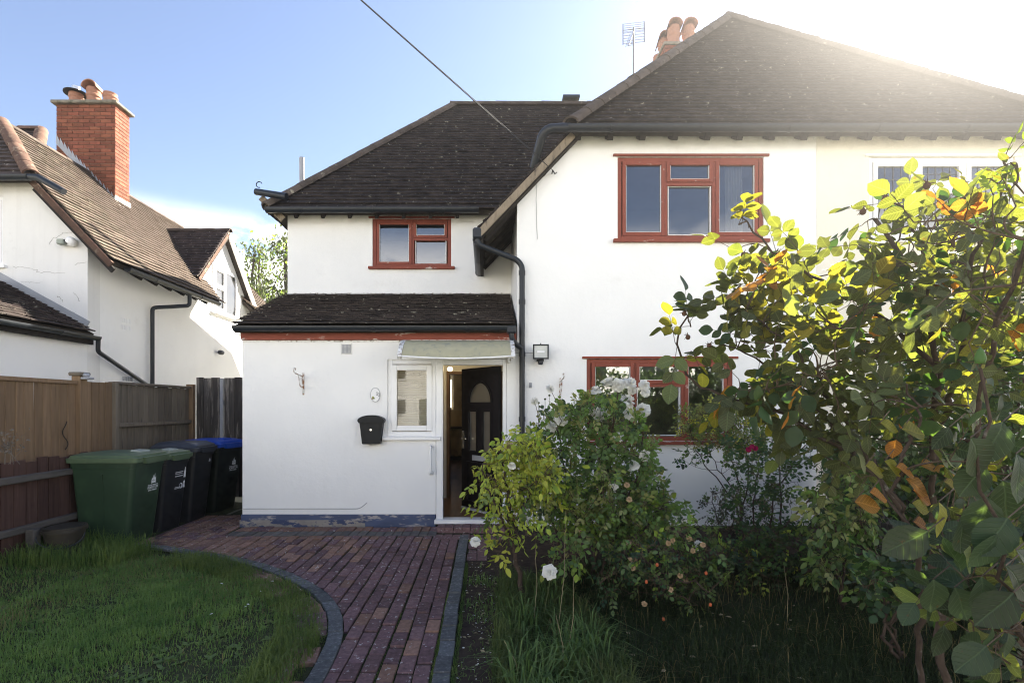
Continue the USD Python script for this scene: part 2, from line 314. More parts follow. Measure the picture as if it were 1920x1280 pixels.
leafmat('leaf_big', (.036, .058, .030), (2.0, 2.2, .6), .25, .45, .03, veins=True)
leafmat('leaf_pale', (.215, .250, .095), (1.4, 1.5, .6), .35, .3, .03)
leafmat('leaf_grey', (.060, .070, .045), (1.2, 1.2, .7), .3, .3, .03)
leafmat('leaf_tree', (.065, .085, .038), (1.3, 1.3, .6), .3, .3, .03)

MATS['glass'] = usdkit.material(stage, '/World/Looks/glass', {
    'f': ('fresnel', {'IOR': 2.5}), 't': ('transparent_bsdf', {'color': (.86, .89, .88)}), 'g': ('glossy_bsdf', {'color': (.95, .97, 1.0), 'roughness': .004}), 'm': ('mix_closure', {})},
    [('f.fac', 'm.fac'), ('t.BSDF', 'm.closure1'), ('g.BSDF', 'm.closure2')], surface='m.closure')
MATS['frosted_glass'] = usdkit.material(stage, '/World/Looks/frosted_glass', {
    'p': ('principled_bsdf', {'base_color': (.30, .31, .29), 'roughness': .35, 'transmission_weight': .85})}, [], surface='p.BSDF')
MATS['lamp_glow'] = usdkit.material(stage, '/World/Looks/lamp_glow', {'e': ('emission', {'color': (1.0, .74, .36), 'strength': 9.0})}, [], surface='e.emission')

MATS['haze'] = usdkit.material(stage, '/World/Looks/haze', {'v': ('principled_volume', {'color': (.95, .95, .95), 'density': .0010, 'anisotropy': .80})}, [], volume='v.volume')

MATS['clear_glass'] = usdkit.material(stage, '/World/Looks/clear_glass', {
    'f': ('fresnel', {'IOR': 1.55}), 't': ('transparent_bsdf', {'color': (.88, .90, .89)}), 'g': ('glossy_bsdf', {'color': (.95, .97, 1.0), 'roughness': .004}), 'm': ('mix_closure', {})},
    [('f.fac', 'm.fac'), ('t.BSDF', 'm.closure1'), ('g.BSDF', 'm.closure2')], surface='m.closure')
# ================================================================== structure: roofs
class TileField:
    """collects single tiles of one building; the 300 that show largest become parts, the rest one part"""
    def __init__(s): s.t = []
    def add(s, v, f, key): s.t.append((np.asarray(v), np.asarray(f), key))
    def flush(s, name, limit, parents, material, rest_name, rest_parent, smooth=False, faceweight=True):
        size = []
        for v, f, key in s.t:
            if (v[:, 1] < .3).any(): size.append(0); continue
            p = proj(v); d = np.ptp(p, axis=0); c = p.mean(0)
            inside = (-20 < c[0] < 1940) and (-20 < c[1] < 1300)
            size.append(min(d[0], 3 * d[1]) * d[1] if inside else 0)
        order = np.argsort(-np.array(size)); big = set(order[:limit].tolist())
        rest = {}
        for i, (v, f, key) in enumerate(s.t):
            if i in big and size[i] > 0: put(parents[key], name, (v, f), material[key] if isinstance(material, dict) else material)
            else: rest.setdefault(material[key] if isinstance(material, dict) else material, MB()).add(v, f)
        for m, b in rest.items(): put(rest_parent, rest_name, b, m, kind='stuff')

def roof_plane(O, u, v, poly, field, key, g=.105, tw=.168, deck=None, seed=0, lift=.0):
    """plain tiles in courses over the polygon (u,v); deck: MB that receives the board below"""
    r = np.random.default_rng(seed); O, u, v = map(lambda a: np.asarray(a, float), (O, u, v)); n = np.cross(u, v)
    P = Polygon(poly).buffer(0); x0, y0, x1, y1 = P.bounds
    if deck is not None:
        deck.prism(P, lambda w: O + w[:, :1] * u + w[:, 1:2] * v + w[:, 2:] * n, -.10, -.012)
    prep = shapely.prepared.prep(P)
    k = 0; L = g * 1.5
    while y0 + k * g < y1 - .02:
        vb = y0 + k * g - (.03 if k == 0 else 0)
        off = (k % 2) * tw / 2 + r.uniform(-.012, .012); i0 = math.floor((x0 - off) / tw)
        wob = r.uniform(-.004, .004)
        for i in range(i0, math.ceil((x1 - off) / tw) + 1):
            a = off + i * tw + .002; b = a + tw - .004
            jv = r.normal(0, .003); va, vt = vb + jv + wob, vb + L
            q = rect(a, b, va, vt)
            if not prep.intersects(q): continue
            lift_ = .030 + lift + abs(r.normal(0, .003)); slope = .20; roll = r.normal(0, .016); th = .019
            c = (a + b) / 2
            if prep.contains(q) or (k == 0 and a > x0 and b < x1 and prep.intersects(q)):
                w = np.array([(a, va), (b, va), (b, vt), (a, vt)]); bot = lift_ - slope * (w[:, 1] - va) + roll * (w[:, 0] - c)
                top = bot + th
                w2 = np.vstack([w, w]); h = np.concatenate([bot, top])
                f = np.array([(4, 5, 6), (4, 6, 7), (0, 1, 5), (0, 5, 4), (1, 2, 6), (1, 6, 5), (2, 3, 7), (2, 7, 6), (3, 0, 4), (3, 4, 7)])
            else:
                I = q.intersection(P)
                if I.is_empty or I.area < .0015 or I.geom_type != 'Polygon': continue
                m = trimesh.creation.extrude_polygon(I, 1.0, engine='earcut'); w2 = np.array(m.vertices)[:, :2]; z = np.array(m.vertices)[:, 2]
                h = lift_ - slope * (w2[:, 1] - va) + roll * (w2[:, 0] - c) + z * th; f = np.array(m.faces)
            field.add(O + w2[:, :1] * u + w2[:, 1:] * v + h[:, None] * n, f, key)
        k += 1

def ridge_run(parent, p, q, r, material, L=.34, up=(0, 0, 1), seed=1, name='ridge_tile'):
    rr = np.random.default_rng(seed); p, q = np.asarray(p, float), np.asarray(q, float)
    n = max(1, round(np.linalg.norm(q - p) / L)); d = (q - p) / n
    ax = nrm(d); a = nrm(np.cross(ax, up)); b = np.cross(a, ax)
    for i in range(n):
        s0, s1 = p + d * i - ax * .02, p + d * (i + 1) + ax * .012
        R0, R1 = r * (1 + rr.uniform(-.03, .03)), r * .93 * (1 + rr.uniform(-.03, .03)); t = np.linspace(-.12, math.pi + .12, 8)
        v = []
        for c, R in ((s0, R0), (s0, R0 - .022), (s1, R1), (s1, R1 - .022)):
            v.append(c + np.cos(t)[:, None] * a * R + np.sin(t)[:, None] * b * R * .82 - b * .03 + b * rr.uniform(-.004, .004))
        v = np.vstack(v); j = np.arange(7); N = 8; f = []
        def strip(A, B): return [np.stack([A * N + j, A * N + j + 1, B * N + j + 1, B * N + j], 1)]
        f = np.vstack(strip(0, 2) + strip(3, 1) + strip(1, 0) + strip(2, 3))
        put(parent, name, MB().add(v, f), material, smooth=40)

def gutter(parent, p, q, r=.058, name='gutter', brackets=True, up=(0, 0, 1)):
    """half-round gutter from p to q, open at the top"""
    p, q = np.asarray(p, float), np.asarray(q, float); ax = nrm(q - p); a = nrm(np.cross(ax, up)); b = np.cross(a, ax)
    t = np.linspace(math.pi - .15, 2 * math.pi + .15, 11); v = []
    for c in (p, q):
        for R in (r, r - .006): v.append(c + np.cos(t)[:, None] * a * R + np.sin(t)[:, None] * b * R)
    N = 11; j = np.arange(N - 1); f = []
    for A, B in ((0, 2), (3, 1), (1, 0), (2, 3)): f.append(np.stack([A * N + j, A * N + j + 1, B * N + j + 1, B * N + j], 1))
    for i in (0, N - 1):
        f.append(np.array([(i, N + i, 3 * N + i, 2 * N + i)]))
    g = MB().add(np.vstack(v), np.vstack(f))
    for c, s in ((p, 1), (q, -1)):                      # stop ends
        ring = c + ax * s * .003 + np.cos(t)[:, None] * a * (r + .004) + np.sin(t)[:, None] * b * (r + .004)
        ring2 = ring + ax * s * .012
        v = np.vstack([ring, ring2, c + ax * s * .003, c + ax * s * .015]); f = [(i, i + 1, 2 * N) for i in range(N - 1)] + [(N + i + 1, N + i, 2 * N + 1) for i in range(N - 1)]
        f = np.array(f); g.add(v, f)
        f2 = np.stack([np.arange(N - 1), np.arange(N - 1) + N, np.arange(N - 1) + N + 1, np.arange(N - 1) + 1], 1); g.add(v, f2)
    put(parent, name, g, 'black_plastic', smooth=40)
    if brackets:
        L = np.linalg.norm(q - p); n = max(1, int(L / .95))
        for i in range(n):
            c = p + ax * (L * (i + .5) / n); k = MB()
            t2 = np.linspace(math.pi, 2 * math.pi, 9); ring = [c + math.cos(x) * a * (r + .004) + math.sin(x) * b * (r + .004) for x in t2]
            for s0, s1 in zip(ring, ring[1:]): k.bar(s0, s1, .035, .006, up=nrm((s0 + s1) / 2 - c))
            put(parent, 'gutter_bracket', k, 'black_plastic')

def casement(parent, x0, x1, z0, z1, y, layout, material='red_paint', sill=True, depth=.09, head=True, mullions=(), fw=.055, sw=.045, glass=True, mat_sill=None, leaded=False, putty=False, setback=.03, pane='glass'):
    """timber window: outer frame, lights (x0,x1,z0,z1,kind) in fractions of the opening; y: face of the wall"""
    fr = MB(); yb, yf = y + depth, y - .012 + setback
    fr.cbox(x0, x0 + fw, yf, yb, z0, z1); fr.cbox(x1 - fw, x1, yf, yb, z0, z1)
    fr.cbox(x0 + fw, x1 - fw, yf + .001, yb, z1 - fw, z1 - .001); fr.cbox(x0 + fw, x1 - fw, yf + .001, yb, z0 + .001, z0 + fw)
    W, H = x1 - x0, z1 - z0
    for kind, a in mullions:
        if kind == 'v': fr.cbox(x0 + W * a - fw * .45, x0 + W * a + fw * .45, yf + .003, yb, z0 + fw, z1 - fw)
        else:
            u, lo, hi = a; fr.cbox(x0 + W * lo, x0 + W * hi, yf + .005, yb, z0 + H * u - fw * .4, z0 + H * u + fw * .4)
    f = put(parent, 'window_frame', fr, material)
    for lx0, lx1, lz0, lz1, kind in layout:
        a0, a1, b0, b1 = x0 + W * lx0, x0 + W * lx1, z0 + H * lz0, z0 + H * lz1
        s = sw if kind != 'fixed' else .014; yo = yf - (.010 if kind != 'fixed' else -.02)
        sb = MB()
        sb.cbox(a0, a0 + s, yo, yo + .05, b0, b1); sb.cbox(a1 - s, a1, yo, yo + .05, b0, b1)
        sb.cbox(a0 + s, a1 - s, yo + .001, yo + .05, b1 - s, b1 - .001); sb.cbox(a0 + s, a1 - s, yo + .001, yo + .05, b0 + .001, b0 + s)
        put(parent, 'sash' if kind != 'fixed' else 'glazing_bead', sb, material if kind != 'fixed' else ('off_white' if putty else material))
        if putty and kind != 'fixed':
            pb = MB(); e = .007; A0, A1, B0, B1 = a0 + s, a1 - s, b0 + s, b1 - s
            pb.box(A0, A0 + e, yo + .012, yo + .03, B0, B1); pb.box(A1 - e, A1, yo + .012, yo + .03, B0, B1); pb.box(A0 + e, A1 - e, yo + .012, yo + .03, B0, B0 + e)
            put(parent, 'putty', pb, 'off_white')
        p = put(parent, 'pane', MB().add(np.array([(a0 + s - .004, yo + .032, b0 + s - .004), (a1 - s + .004, yo + .032, b0 + s - .004), (a1 - s + .004, yo + .032, b1 - s + .004), (a0 + s - .004, yo + .032, b1 - s + .004)]), np.array([(0, 1, 2, 3)])), pane)
        if leaded:
            lm = MB(); nx, nz = max(2, round((a1 - a0) / .13)), max(1, round((b1 - b0) / .2))
            for i in range(1, nx): t = a0 + s + (a1 - a0 - 2 * s) * i / nx; lm.box(t - .004, t + .004, yo + .026, yo + .031, b0 + s, b1 - s)
            for i in range(1, nz): t = b0 + s + (b1 - b0 - 2 * s) * i / nz; lm.box(a0 + s, a1 - s, yo + .0255, yo + .0315, t - .004, t + .004)
            put(parent, 'lead_came', lm, 'lead_came')
    if sill:
        put(parent, 'window_sill', MB().cbox(x0 - .06, x1 + .06, y - .05, y + .03, z0 - .045, z0 - .003), mat_sill or material)
    if head:
        put(parent, 'head_trim', MB().cbox(x0 - .06, x1 + .06, y - .03, y + .02, z1 + .002, z1 + .030), material)

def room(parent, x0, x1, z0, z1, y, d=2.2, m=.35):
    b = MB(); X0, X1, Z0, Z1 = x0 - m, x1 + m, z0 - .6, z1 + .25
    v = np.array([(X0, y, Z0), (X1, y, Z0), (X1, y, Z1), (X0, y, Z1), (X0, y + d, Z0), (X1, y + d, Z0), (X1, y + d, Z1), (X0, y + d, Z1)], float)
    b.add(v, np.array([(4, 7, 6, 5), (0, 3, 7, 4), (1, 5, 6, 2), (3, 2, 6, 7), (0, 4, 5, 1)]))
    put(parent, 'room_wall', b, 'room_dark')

def rafter_feet(parent, xs, y0, y1, z0, z1, w=.05, h=.10, slope=0.0):
    for x in xs:
        put(parent, 'rafter_foot', MB().bar((x, y0, z0), (x, y1, z1), w, h), 'dark_timber')

def cs(a): return math.cos(math.radians(a)), math.sin(math.radians(a))

# ================================================================== the house
house = thing('semi_detached_house', 'white rendered semi-detached house with red window frames, brown tiled roofs and open black front door', 'house')
YF, YR = 6.55, 8.10                       # face of the wing and porch, face of the recessed wall
ZE = 5.02
AX, AY, AZ = 4.297, 8.97, 8.377            # apex of the hipped wing
def lz(x): return ZE - 1.05 * (1.1 - x)    # left slope of the wing (mirrored about AX on the right)

WIN_U, WIN_G, WIN_R = (1.71, 3.60, 3.70, 4.765), (1.31, 3.20, 1.095, 2.155), (-1.805, -.548, 3.775, 4.545)
WIN_N = (2 * 4.28 - 3.60, 2 * 4.28 - 1.71, 3.70, 4.765); WIN_NG = (2 * 4.28 - 3.2, 2 * 4.28 - 1.31, 1.095, 2.155)
XE = 8.17
wing = Polygon([(.41, 0), (4.28, 0), (4.28, 5.06), (1.18, 5.06), (.41, lz(.41) - .10)])
wing = wing.difference(unary_union([rect(w[0], w[1], w[2], w[3]) for w in (WIN_U, WIN_G)]))
put(house, 'wall', MB().prism(wing, XZ(YF + .25), 0, .25), 'white_render')
nb = Polygon([(4.283, 0), (XE, 0), (XE, lz(.41) - .10), (2 * AX - 1.18, 5.06), (4.283, 5.06)]).difference(unary_union([rect(w[0], w[1], w[2], w[3]) for w in (WIN_N, WIN_NG)]))
put(house, 'wall', MB().prism(nb, XZ(YF + .25), 0, .25), 'cream_render', label='cream rendered half of the house')
put(house, 'wall', MB().prism(Polygon([(YF + .252, 0), (YR, 0), (YR, 4.33), (YF + .252, 4.33)]), YZ(.41), 0, .2), 'white_render')
put(house, 'wall', MB().prism(Polygon([(YF + .252, 0), (14.4, 0), (14.4, 4.33), (YF + .252, 4.33)]), YZ(XE - .2), 0, .2), 'cream_render')
DOOR_R = (-.62, .28)
rec = rect(-3.16, .41, 0, 4.72).difference(unary_union([rect(WIN_R[0], WIN_R[1], WIN_R[2], WIN_R[3]), rect(DOOR_R[0], DOOR_R[1], -.1, 2.10)]))
put(house, 'wall', MB().prism(rec, XZ(YR + .25), 0, .25), 'white_render')
put(house, 'wall', MB().prism(rect(YR + .252, 14.4, 0, 4.55), YZ(-3.16), 0, .2), 'white_render')
KW = (-1.32, -.90, 1.46, 2.36)
put(house, 'wall', MB().prism(rect(-3.16, XE, 0, 4.55).difference(rect(KW[0], KW[1], KW[2], KW[3])), XZ(14.65), 0, .25), 'white_render')
# porch
WIN_P, DOOR_P = (-1.265, -.64, 1.155, 2.15), (-.64, .275, .03, 2.16)
por = rect(-3.14, .408, .15, 2.395).difference(unary_union([rect(WIN_P[0], WIN_P[1], WIN_P[2], WIN_P[3]), rect(DOOR_P[0], DOOR_P[1], -.1, DOOR_P[3])]))
put(house, 'porch_wall', MB().prism(por, XZ(YF + .2), 0, .2), 'white_render')
put(house, 'porch_wall', MB().prism(Polygon([(YF + .202, 0), (YR - .002, 0), (YR - .002, 3.16), (YF + .202, 2.55)]), YZ(-3.14), 0, .2), 'white_render')
put(house, 'plinth', MB().cbox(-3.155, -.645, YF - .012, YF + .2, -.02, .148), 'blue_plinth')
put(house, 'plinth', MB().cbox(-3.17, -1.55, YF - .022, YF - .013, -.02, .080), 'plinth_worn')
put(house, 'fascia_board', MB().cbox(-3.15, .40, YF - .030, YF + .02, 2.397, 2.53), 'red_paint_worn')
put(house, 'fascia_trim', MB().box(-3.14, .40, YF - .008, YF + .02, 2.375, 2.395), 'flaking_white')

# ---- roofs
TF = TileField(); deck = MB()
# recessed main roof, front plane
EY, EZ, RY, RZ = 7.86, 4.60, 10.4, 7.68
d = np.array([0, RY - EY, RZ - EZ]); Lr = np.linalg.norm(d); vr = d / Lr; ur = np.array([1.0, 0, 0])
roof_plane((0, EY, EZ), ur, vr, [(-3.40, 0), (.62, 0), (3.45, Lr), (-.66, Lr)], TF, 'main', deck=deck, seed=11)
# left hip plane of the main roof
uL = np.array([0, -1.0, 0]); dL = np.array([-.66 + 3.40, 0, RZ - EZ]); LL = np.linalg.norm(dL); vL = dL / LL
roof_plane((-3.40, EY, EZ), uL, vL, [(0, 0), (-(13.0 - EY), 0), (-(RY - EY), LL)], TF, 'main', deck=deck, seed=12)
# wing: front hip
dF = np.array([0, AY - 6.33, AZ - ZE]); LF = np.linalg.norm(dF); vF = dF / LF
roof_plane((0, 6.33, ZE), ur, vF, [(1.1, 0), (2 * AX - 1.1, 0), (AX, LF)], TF, 'wing', deck=deck, seed=13)
# wing: left slope and its mirror
sl = np.array([1, 0, 1.05]); sl = sl / np.linalg.norm(sl); k = math.sqrt(1 + 1.05 ** 2)
YB = 13.6
roof_plane((1.1, 6.33, ZE), uL, sl, [(-.09, -1.17 * k), (-1.9, -1.17 * k), (-4.07, (AX - 1.1) * k), (-(AY - 6.33), (AX - 1.1) * k), (0, 0), (-.09, -.05)], TF, 'wing', deck=deck, seed=14)
slr = sl * [-1, 1, 1]; uR = np.array([0, 1.0, 0])
roof_plane((2 * AX - 1.1, 6.33, ZE), uR, slr, [(.09, -1.17 * k), (7.2, -1.17 * k), (YB - 6.33, (AX - 1.1) * k), (AY - 6.33, (AX - 1.1) * k), (0, 0), (.09, -.05)], TF, 'wing', deck=deck, seed=15, g=.2, tw=.33)
# rear planes, plain boarding (never seen)
deck.add(np.array([(-.66, RY, RZ), (8.9, RY, RZ), (8.9, 13.6, 4.0), (-3.4, 13.0, EZ), (-3.4, 13.6, 4.0)]), np.array([(0, 3, 4), (0, 4, 2), (0, 2, 1)]))
deck.add(np.array([(1.1, YB + .9, 4.6), (7.5, YB + .9, 4.6), (AX, YB - 1.0, AZ), (AX, AY, AZ)]), np.array([(0, 2, 1)]))
rp = Polygon([(8.95, 4.45), (10.4, 5.95), (12.6, 6.40), (15.35, 5.52), (16.4, 4.3), (16.4, 4.1)])
deck.prism(rp, YZ(-3.38), 0, 3.0)
roof = put(house, 'roof', deck, 'soffit')
# porch roof
pe, pz = np.array([0, YF - .10, 2.575]), np.array([0, YR - .01, 3.31]); dp = pz - pe; Lp = np.linalg.norm(dp)
pd = MB(); roof_plane(pe, ur, dp / Lp, [(-3.21, 0), (.385, 0), (.385, Lp), (-3.21, Lp)], TF, 'porch', deck=pd, seed=16)
porch_roof = put(house, 'porch_roof', pd, 'soffit')
TF.flush('tile', 300, {'main': roof, 'wing': roof, 'porch': porch_roof}, 'roof_tile', 'roof_tiles', house)
put(house, 'lead_flashing', MB().bar((-3.16, YR - .02, 3.335), (.40, YR - .02, 3.335), .012, .03), 'flaking_white')
ridge_run(house, (-3.40, EY - .02, EZ + .05), (-.66, RY, RZ + .05), .115, 'ridge_clay', seed=2)
ridge_run(house, (-.70, RY, RZ + .05), (3.5, RY, RZ + .05), .11, 'ridge_clay', seed=3, L=.45)
ridge_run(house, (1.06, 6.30, ZE + .05), (AX, AY, AZ + .06), .125, 'ridge_clay', seed=4)
ridge_run(house, (2 * AX - 1.06, 6.30, ZE + .05), (AX, AY, AZ + .06), .125, 'ridge_clay', seed=5)
ridge_run(house, (AX, AY, AZ + .05), (AX, YB - 1, AZ + .05), .115, 'ridge_clay', seed=6, L=.45)
put(house, 'vent_tile', MB().cbox(1.58, 1.92, RY - .12, RY + .12, RZ + .13, RZ + .19), 'black_plastic')
# verge board and soffit of the wing's sweeping left edge
va, vb_ = np.array([-.09, 6.40, lz(-.09) - .06]), np.array([1.12, 6.40, lz(1.12) - .06])
put(house, 'verge_board', MB().bar(va, vb_, .03, .085, up=(0, -1, 0) if False else (-.72, 0, .69)), 'bare_timber')
put(house, 'verge_board', MB().bar(va + [.0, .03, -.05], vb_ + [0, .03, -.05], .025, .05, up=(-.72, 0, .69)), 'dark_timber')
put(house, 'soffit', MB().bar((-.05, 6.44, lz(-.05) - .13), (-.05, 8.08, lz(-.05) - .13), .05, .14), 'dark_timber')
for i in range(4):
    y = 6.62 + i * .42; put(house, 'rafter_foot', MB().bar((-.02, y, lz(-.02) - .13), (.42, y, lz(.42) - .13), .05, .09, up=(-.72, 0, .69)), 'dark_timber')
# rafter feet under the eaves
rafter_feet(house, [-2.96 + .42 * i for i in range(7)], EY + .03, YR, EZ - .085, EZ + .12)
rafter_feet(house, [1.17 + .408 * i for i in range(18)], 6.37, YF + .02, ZE - .075, ZE + .06, w=.07, h=.11)
put(house, 'soffit', MB().box(-3.2, .4, EY + .10, YR - .002, EZ + .045, EZ + .06), 'soffit')
put(house, 'soffit', MB().box(1.1, 7.4, 6.40, YF - .002, ZE + .01, ZE + .025), 'soffit')
# gutters and pipes
gutter(house, (-3.38, EY - .05, EZ - .015), (-.10, EY - .05, EZ - .015), r=.062)
gutter(house, (1.02, 6.27, ZE - .02), (7.6, 6.27, ZE - .02), r=.062)
gutter(house, (-3.17, YF - .16, 2.545), (.36, YF - .16, 2.545), r=.056)
gutter(house, (-.10, 6.46, lz(-.09) - .10), (-.10, 8.05, lz(-.09) - .10), r=.06, brackets=False)
put(house, 'downpipe', MB().tube(bend([(-.10, 6.44, 3.80), (-.10, 6.44, 3.60), (.40, 6.48, 3.42), (.47, 6.485, 3.34), (.47, 6.485, .02)], .07), .036, 12), 'black_plastic', smooth=40)
put(house, 'rainwater_outlet', MB().cbox(-.16, -.04, 6.38, 6.50, 3.66, 3.80, .02), 'black_plastic')
for z in (3.22, 2.85, 2.18, 1.35): put(house, 'pipe_collar', MB().tube([(.47, 6.485, z), (.47, 6.485, z + .06)], .042, 12), 'black_plastic', smooth=40)
put(house, 'downpipe', MB().tube(bend([(.33, YF - .16, 2.52), (.33, YF - .16, 2.40), (.38, 6.44, 2.34), (.47, 6.48, 2.28)], .05), .034, 10), 'black_plastic', smooth=40)
put(house, 'rainwater_outlet', MB().cbox(.27, .39, YF - .225, YF - .10, 2.46, 2.555, .015), 'black_plastic')
put(house, 'rainwater_pipe', MB().tube(bend([(1.05, 6.27, ZE - .03), (.72, 6.27, ZE - .05), (.62, 6.50, ZE - .42)], .12, 6), .055, 12), 'black_plastic', smooth=40)
# gutter stub at the far left corner of the main roof, hip iron
put(house, 'gutter', MB().tube([(-3.55, EY - .02, 4.86), (-3.02, EY - .16, 4.73)], .05, 10), 'black_plastic', smooth=40)
put(house, 'verge_board', MB().bar((-3.50, EY + .05, 4.80), (-3.16, EY + .05, 4.46), .03, .10), 'bare_timber')
a = np.linspace(0, 4.6, 12); put(house, 'hip_iron', MB().tube(np.stack([-3.50 + .045 * np.cos(a + .4) , np.full(12, EY - .02), 4.97 + .045 * np.sin(a + .4)], 1), .007, 6), 'cable')
a1 = at(567, 330, 10.6); put(house, 'soil_vent_pipe', MB().tube([a1 + [0, 0, -1.2], at(566, 296, 10.6)], .055, 12), 'lead', smooth=40)

# ---- windows
casement(house, *WIN_R, YR, [(.05, .50, .05, .94, 'sash'), (.52, .95, .60, .94, 'sash'), (.54, .94, .06, .57, 'fixed')], mullions=[('v', .51), ('h', (.58, .53, .96))], putty=True, mat_sill='red_paint_worn')
casement(house, *WIN_U, YF, [(.035, .325, .05, .95, 'sash'), (.34, .655, .70, .95, 'sash'), (.35, .65, .06, .67, 'fixed'), (.675, .965, .05, .95, 'sash')], mullions=[('v', .332), ('v', .665), ('h', (.68, .34, .66))], putty=True, mat_sill='red_paint_worn')
casement(house, *WIN_G, YF, [(.035, .325, .05, .95, 'sash'), (.34, .655, .70, .95, 'sash'), (.35, .65, .06, .67, 'fixed'), (.675, .965, .05, .95, 'sash')], mullions=[('v', .332), ('v', .665), ('h', (.68, .34, .66))], putty=True, mat_sill='red_paint_worn')
for w in (WIN_N, WIN_NG):
    casement(house, *w, YF, [(.035, .325, .05, .95, 'sash'), (.34, .655, .66, .95, 'sash'), (.34, .655, .06, .62, 'sash'), (.675, .965, .05, .95, 'sash')], 'white_plastic', mullions=[('v', .332), ('v', .665), ('h', (.64, .34, .66))], leaded=True, fw=.06, sw=.06)
casement(house, *WIN_P, YF, [(.08, .92, .07, .93, 'sash')], 'white_plastic', fw=.06, sw=.07, head=False, pane='clear_glass')
put(house, 'transom_panel', MB().cbox(WIN_P[0], WIN_P[1], YF + .01, YF + .1, 2.152, 2.245), 'white_plastic')
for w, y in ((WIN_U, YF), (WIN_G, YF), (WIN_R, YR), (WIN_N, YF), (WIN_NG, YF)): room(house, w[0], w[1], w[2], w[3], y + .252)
# curtain in the upper wing window
cx = np.linspace(3.17, 3.38, 36); cv = []
for z in (3.62, 4.80): cv.append(np.stack([cx + (.012 if z < 4 else 0), YF + .15 + .03 * np.sin(np.arange(36) * 1.05), np.full(36, z)], 1))
j = np.arange(35); put(house, 'curtain', MB().add(np.vstack(cv), np.stack([j, j + 1, j + 37, j + 36], 1)), 'curtain', smooth=True)
# venetian blind behind the porch window
bl = MB()
for i in range(38):
    z = 1.20 + i * .0245; bl.obox((-.95, YF + .17, z), (.245, .012, .0008), np.array([[1, 0, 0], [0, .72, -.69], [0, .69, .72]]))
put(house, 'venetian_blind', bl, 'blind', kind='stuff')
# ---- the doorway
df = MB(); y0, y1 = YF + .005, YF + .085
df.cbox(-.638, -.548, y0, y1, .085, 2.155); df.cbox(.225, .272, y0, y1, .085, 2.155); df.cbox(-.548, .225, y0 + .001, y1, 2.078, 2.154)
put(house, 'door_frame', df, 'white_plastic')
put(house, 'threshold', MB().cbox(-.655, .28, YF - .06, YF + .12, .035, .088, .006), 'white_plastic')
put(house, 'door_step_riser', MB().box(-.55, .26, YF - .005, YF + .1, -.03, .033), 'blue_plinth')
th = math.radians(49); hinge = np.array([.215, YF + .10, 0]); Rd = np.array([[-math.cos(th), math.sin(th), 0], [math.sin(th), math.cos(th), 0], [0, 0, 1.0]])
def DOORM(v):                      # a: from the hinge along the leaf, b: height, h: towards the outside face
    p = np.stack([v[:, 0], -v[:, 2], v[:, 1]], 1); return hinge + p @ Rd.T
Wd = .79
fan = Polygon([(.16, 1.60), (.63, 1.60)] + [(.395 + .235 * math.cos(t), 1.60 + .26 * math.sin(t)) for t in np.linspace(.02, math.pi - .02, 14)])
g1, g2 = rect(.17, .33, .93, 1.47), rect(.46, .62, .93, 1.47)
leaf = rect(0, Wd, .10, 2.072).difference(unary_union([fan, g1, g2]))
dl = MB().prism(leaf, DOORM, 0, .045)
door = put(house, 'door', dl, 'door_black')
mould = MB()
for P in (fan, g1, g2, rect(.15, .35, .24, .74), rect(.44, .64, .24, .74)): mould.prism(P.buffer(.035, join_style=2).difference(P.buffer(.004)), DOORM, .045, .062)
put(door, 'moulding', mould, 'door_black')
for P in (fan, g1, g2): put(door, 'glass', MB().prism(P.buffer(.003), DOORM, .018, .026), 'frosted_glass')
put(door, 'letter_plate', MB().prism(rect(.26, .54, .80, .87), DOORM, .046, .060), 'lead')
put(door, 'handle', MB().prism(rect(.735, .77, .95, 1.20), DOORM, .045, .058).prism(rect(.64, .76, 1.08, 1.10), DOORM, .085, .10).prism(rect(.745, .76, 1.08, 1.10), DOORM, .058, .10), 'chrome')
put(door, 'weather_bar', MB().prism(rect(.02, .77, .105, .135), DOORM, .046, .075), 'lead')
# inside: porch lobby, hall and kitchen seen through the doorway
put(house, 'hall_floor', MB().box(-2.9, .39, YF + .14, 14.39, .03, .082), 'wood_floor')
lob = MB(); lob.box(-2.93, .405, YF + .205, YR - .004, 2.33, 2.36)
put(house, 'hall_ceiling', lob, 'hall_ceiling')
hw = MB(); hw.box(-1.62, -1.56, YR + .26, 14.39, .083, 2.42); hw.box(.42, .48, YR + .26, 14.39, .083, 2.42); hw.box(-1.56, .42, 14.30, 14.395, .083, 1.45); hw.box(-1.56, KW[0] - .002, 14.30, 14.395, 1.452, 2.42); hw.box(KW[1] + .002, .42, 14.30, 14.395, 1.452, 2.42)
put(house, 'hall_wall', hw, 'hall_wall')
put(house, 'hall_ceiling', MB().box(-1.62, .48, YR + .255, 14.395, 2.422, 2.46), 'hall_ceiling')
arch = MB(); arch.box(DOOR_R[0], DOOR_R[0] + .045, YR - .02, YR + .27, .083, 2.10); arch.box(DOOR_R[1] - .03, DOOR_R[1], YR - .02, YR + .27, .083, 2.10); arch.box(DOOR_R[0] + .045, DOOR_R[1] - .03, YR - .019, YR + .269, 2.06, 2.099)
put(house, 'inner_door_frame', arch, 'wood_floor')
kc = MB(); kc.box(-1.5, .38, 13.75, 14.29, .20, .94); put(house, 'kitchen_cabinet', kc, 'cabinet')
put(house, 'cabinet_plinth', MB().box(-1.5, .38, 13.80, 14.29, .083, .198), 'door_black')
put(house, 'worktop', MB().box(-1.5, .38, 13.72, 14.292, .942, .985), 'bark')
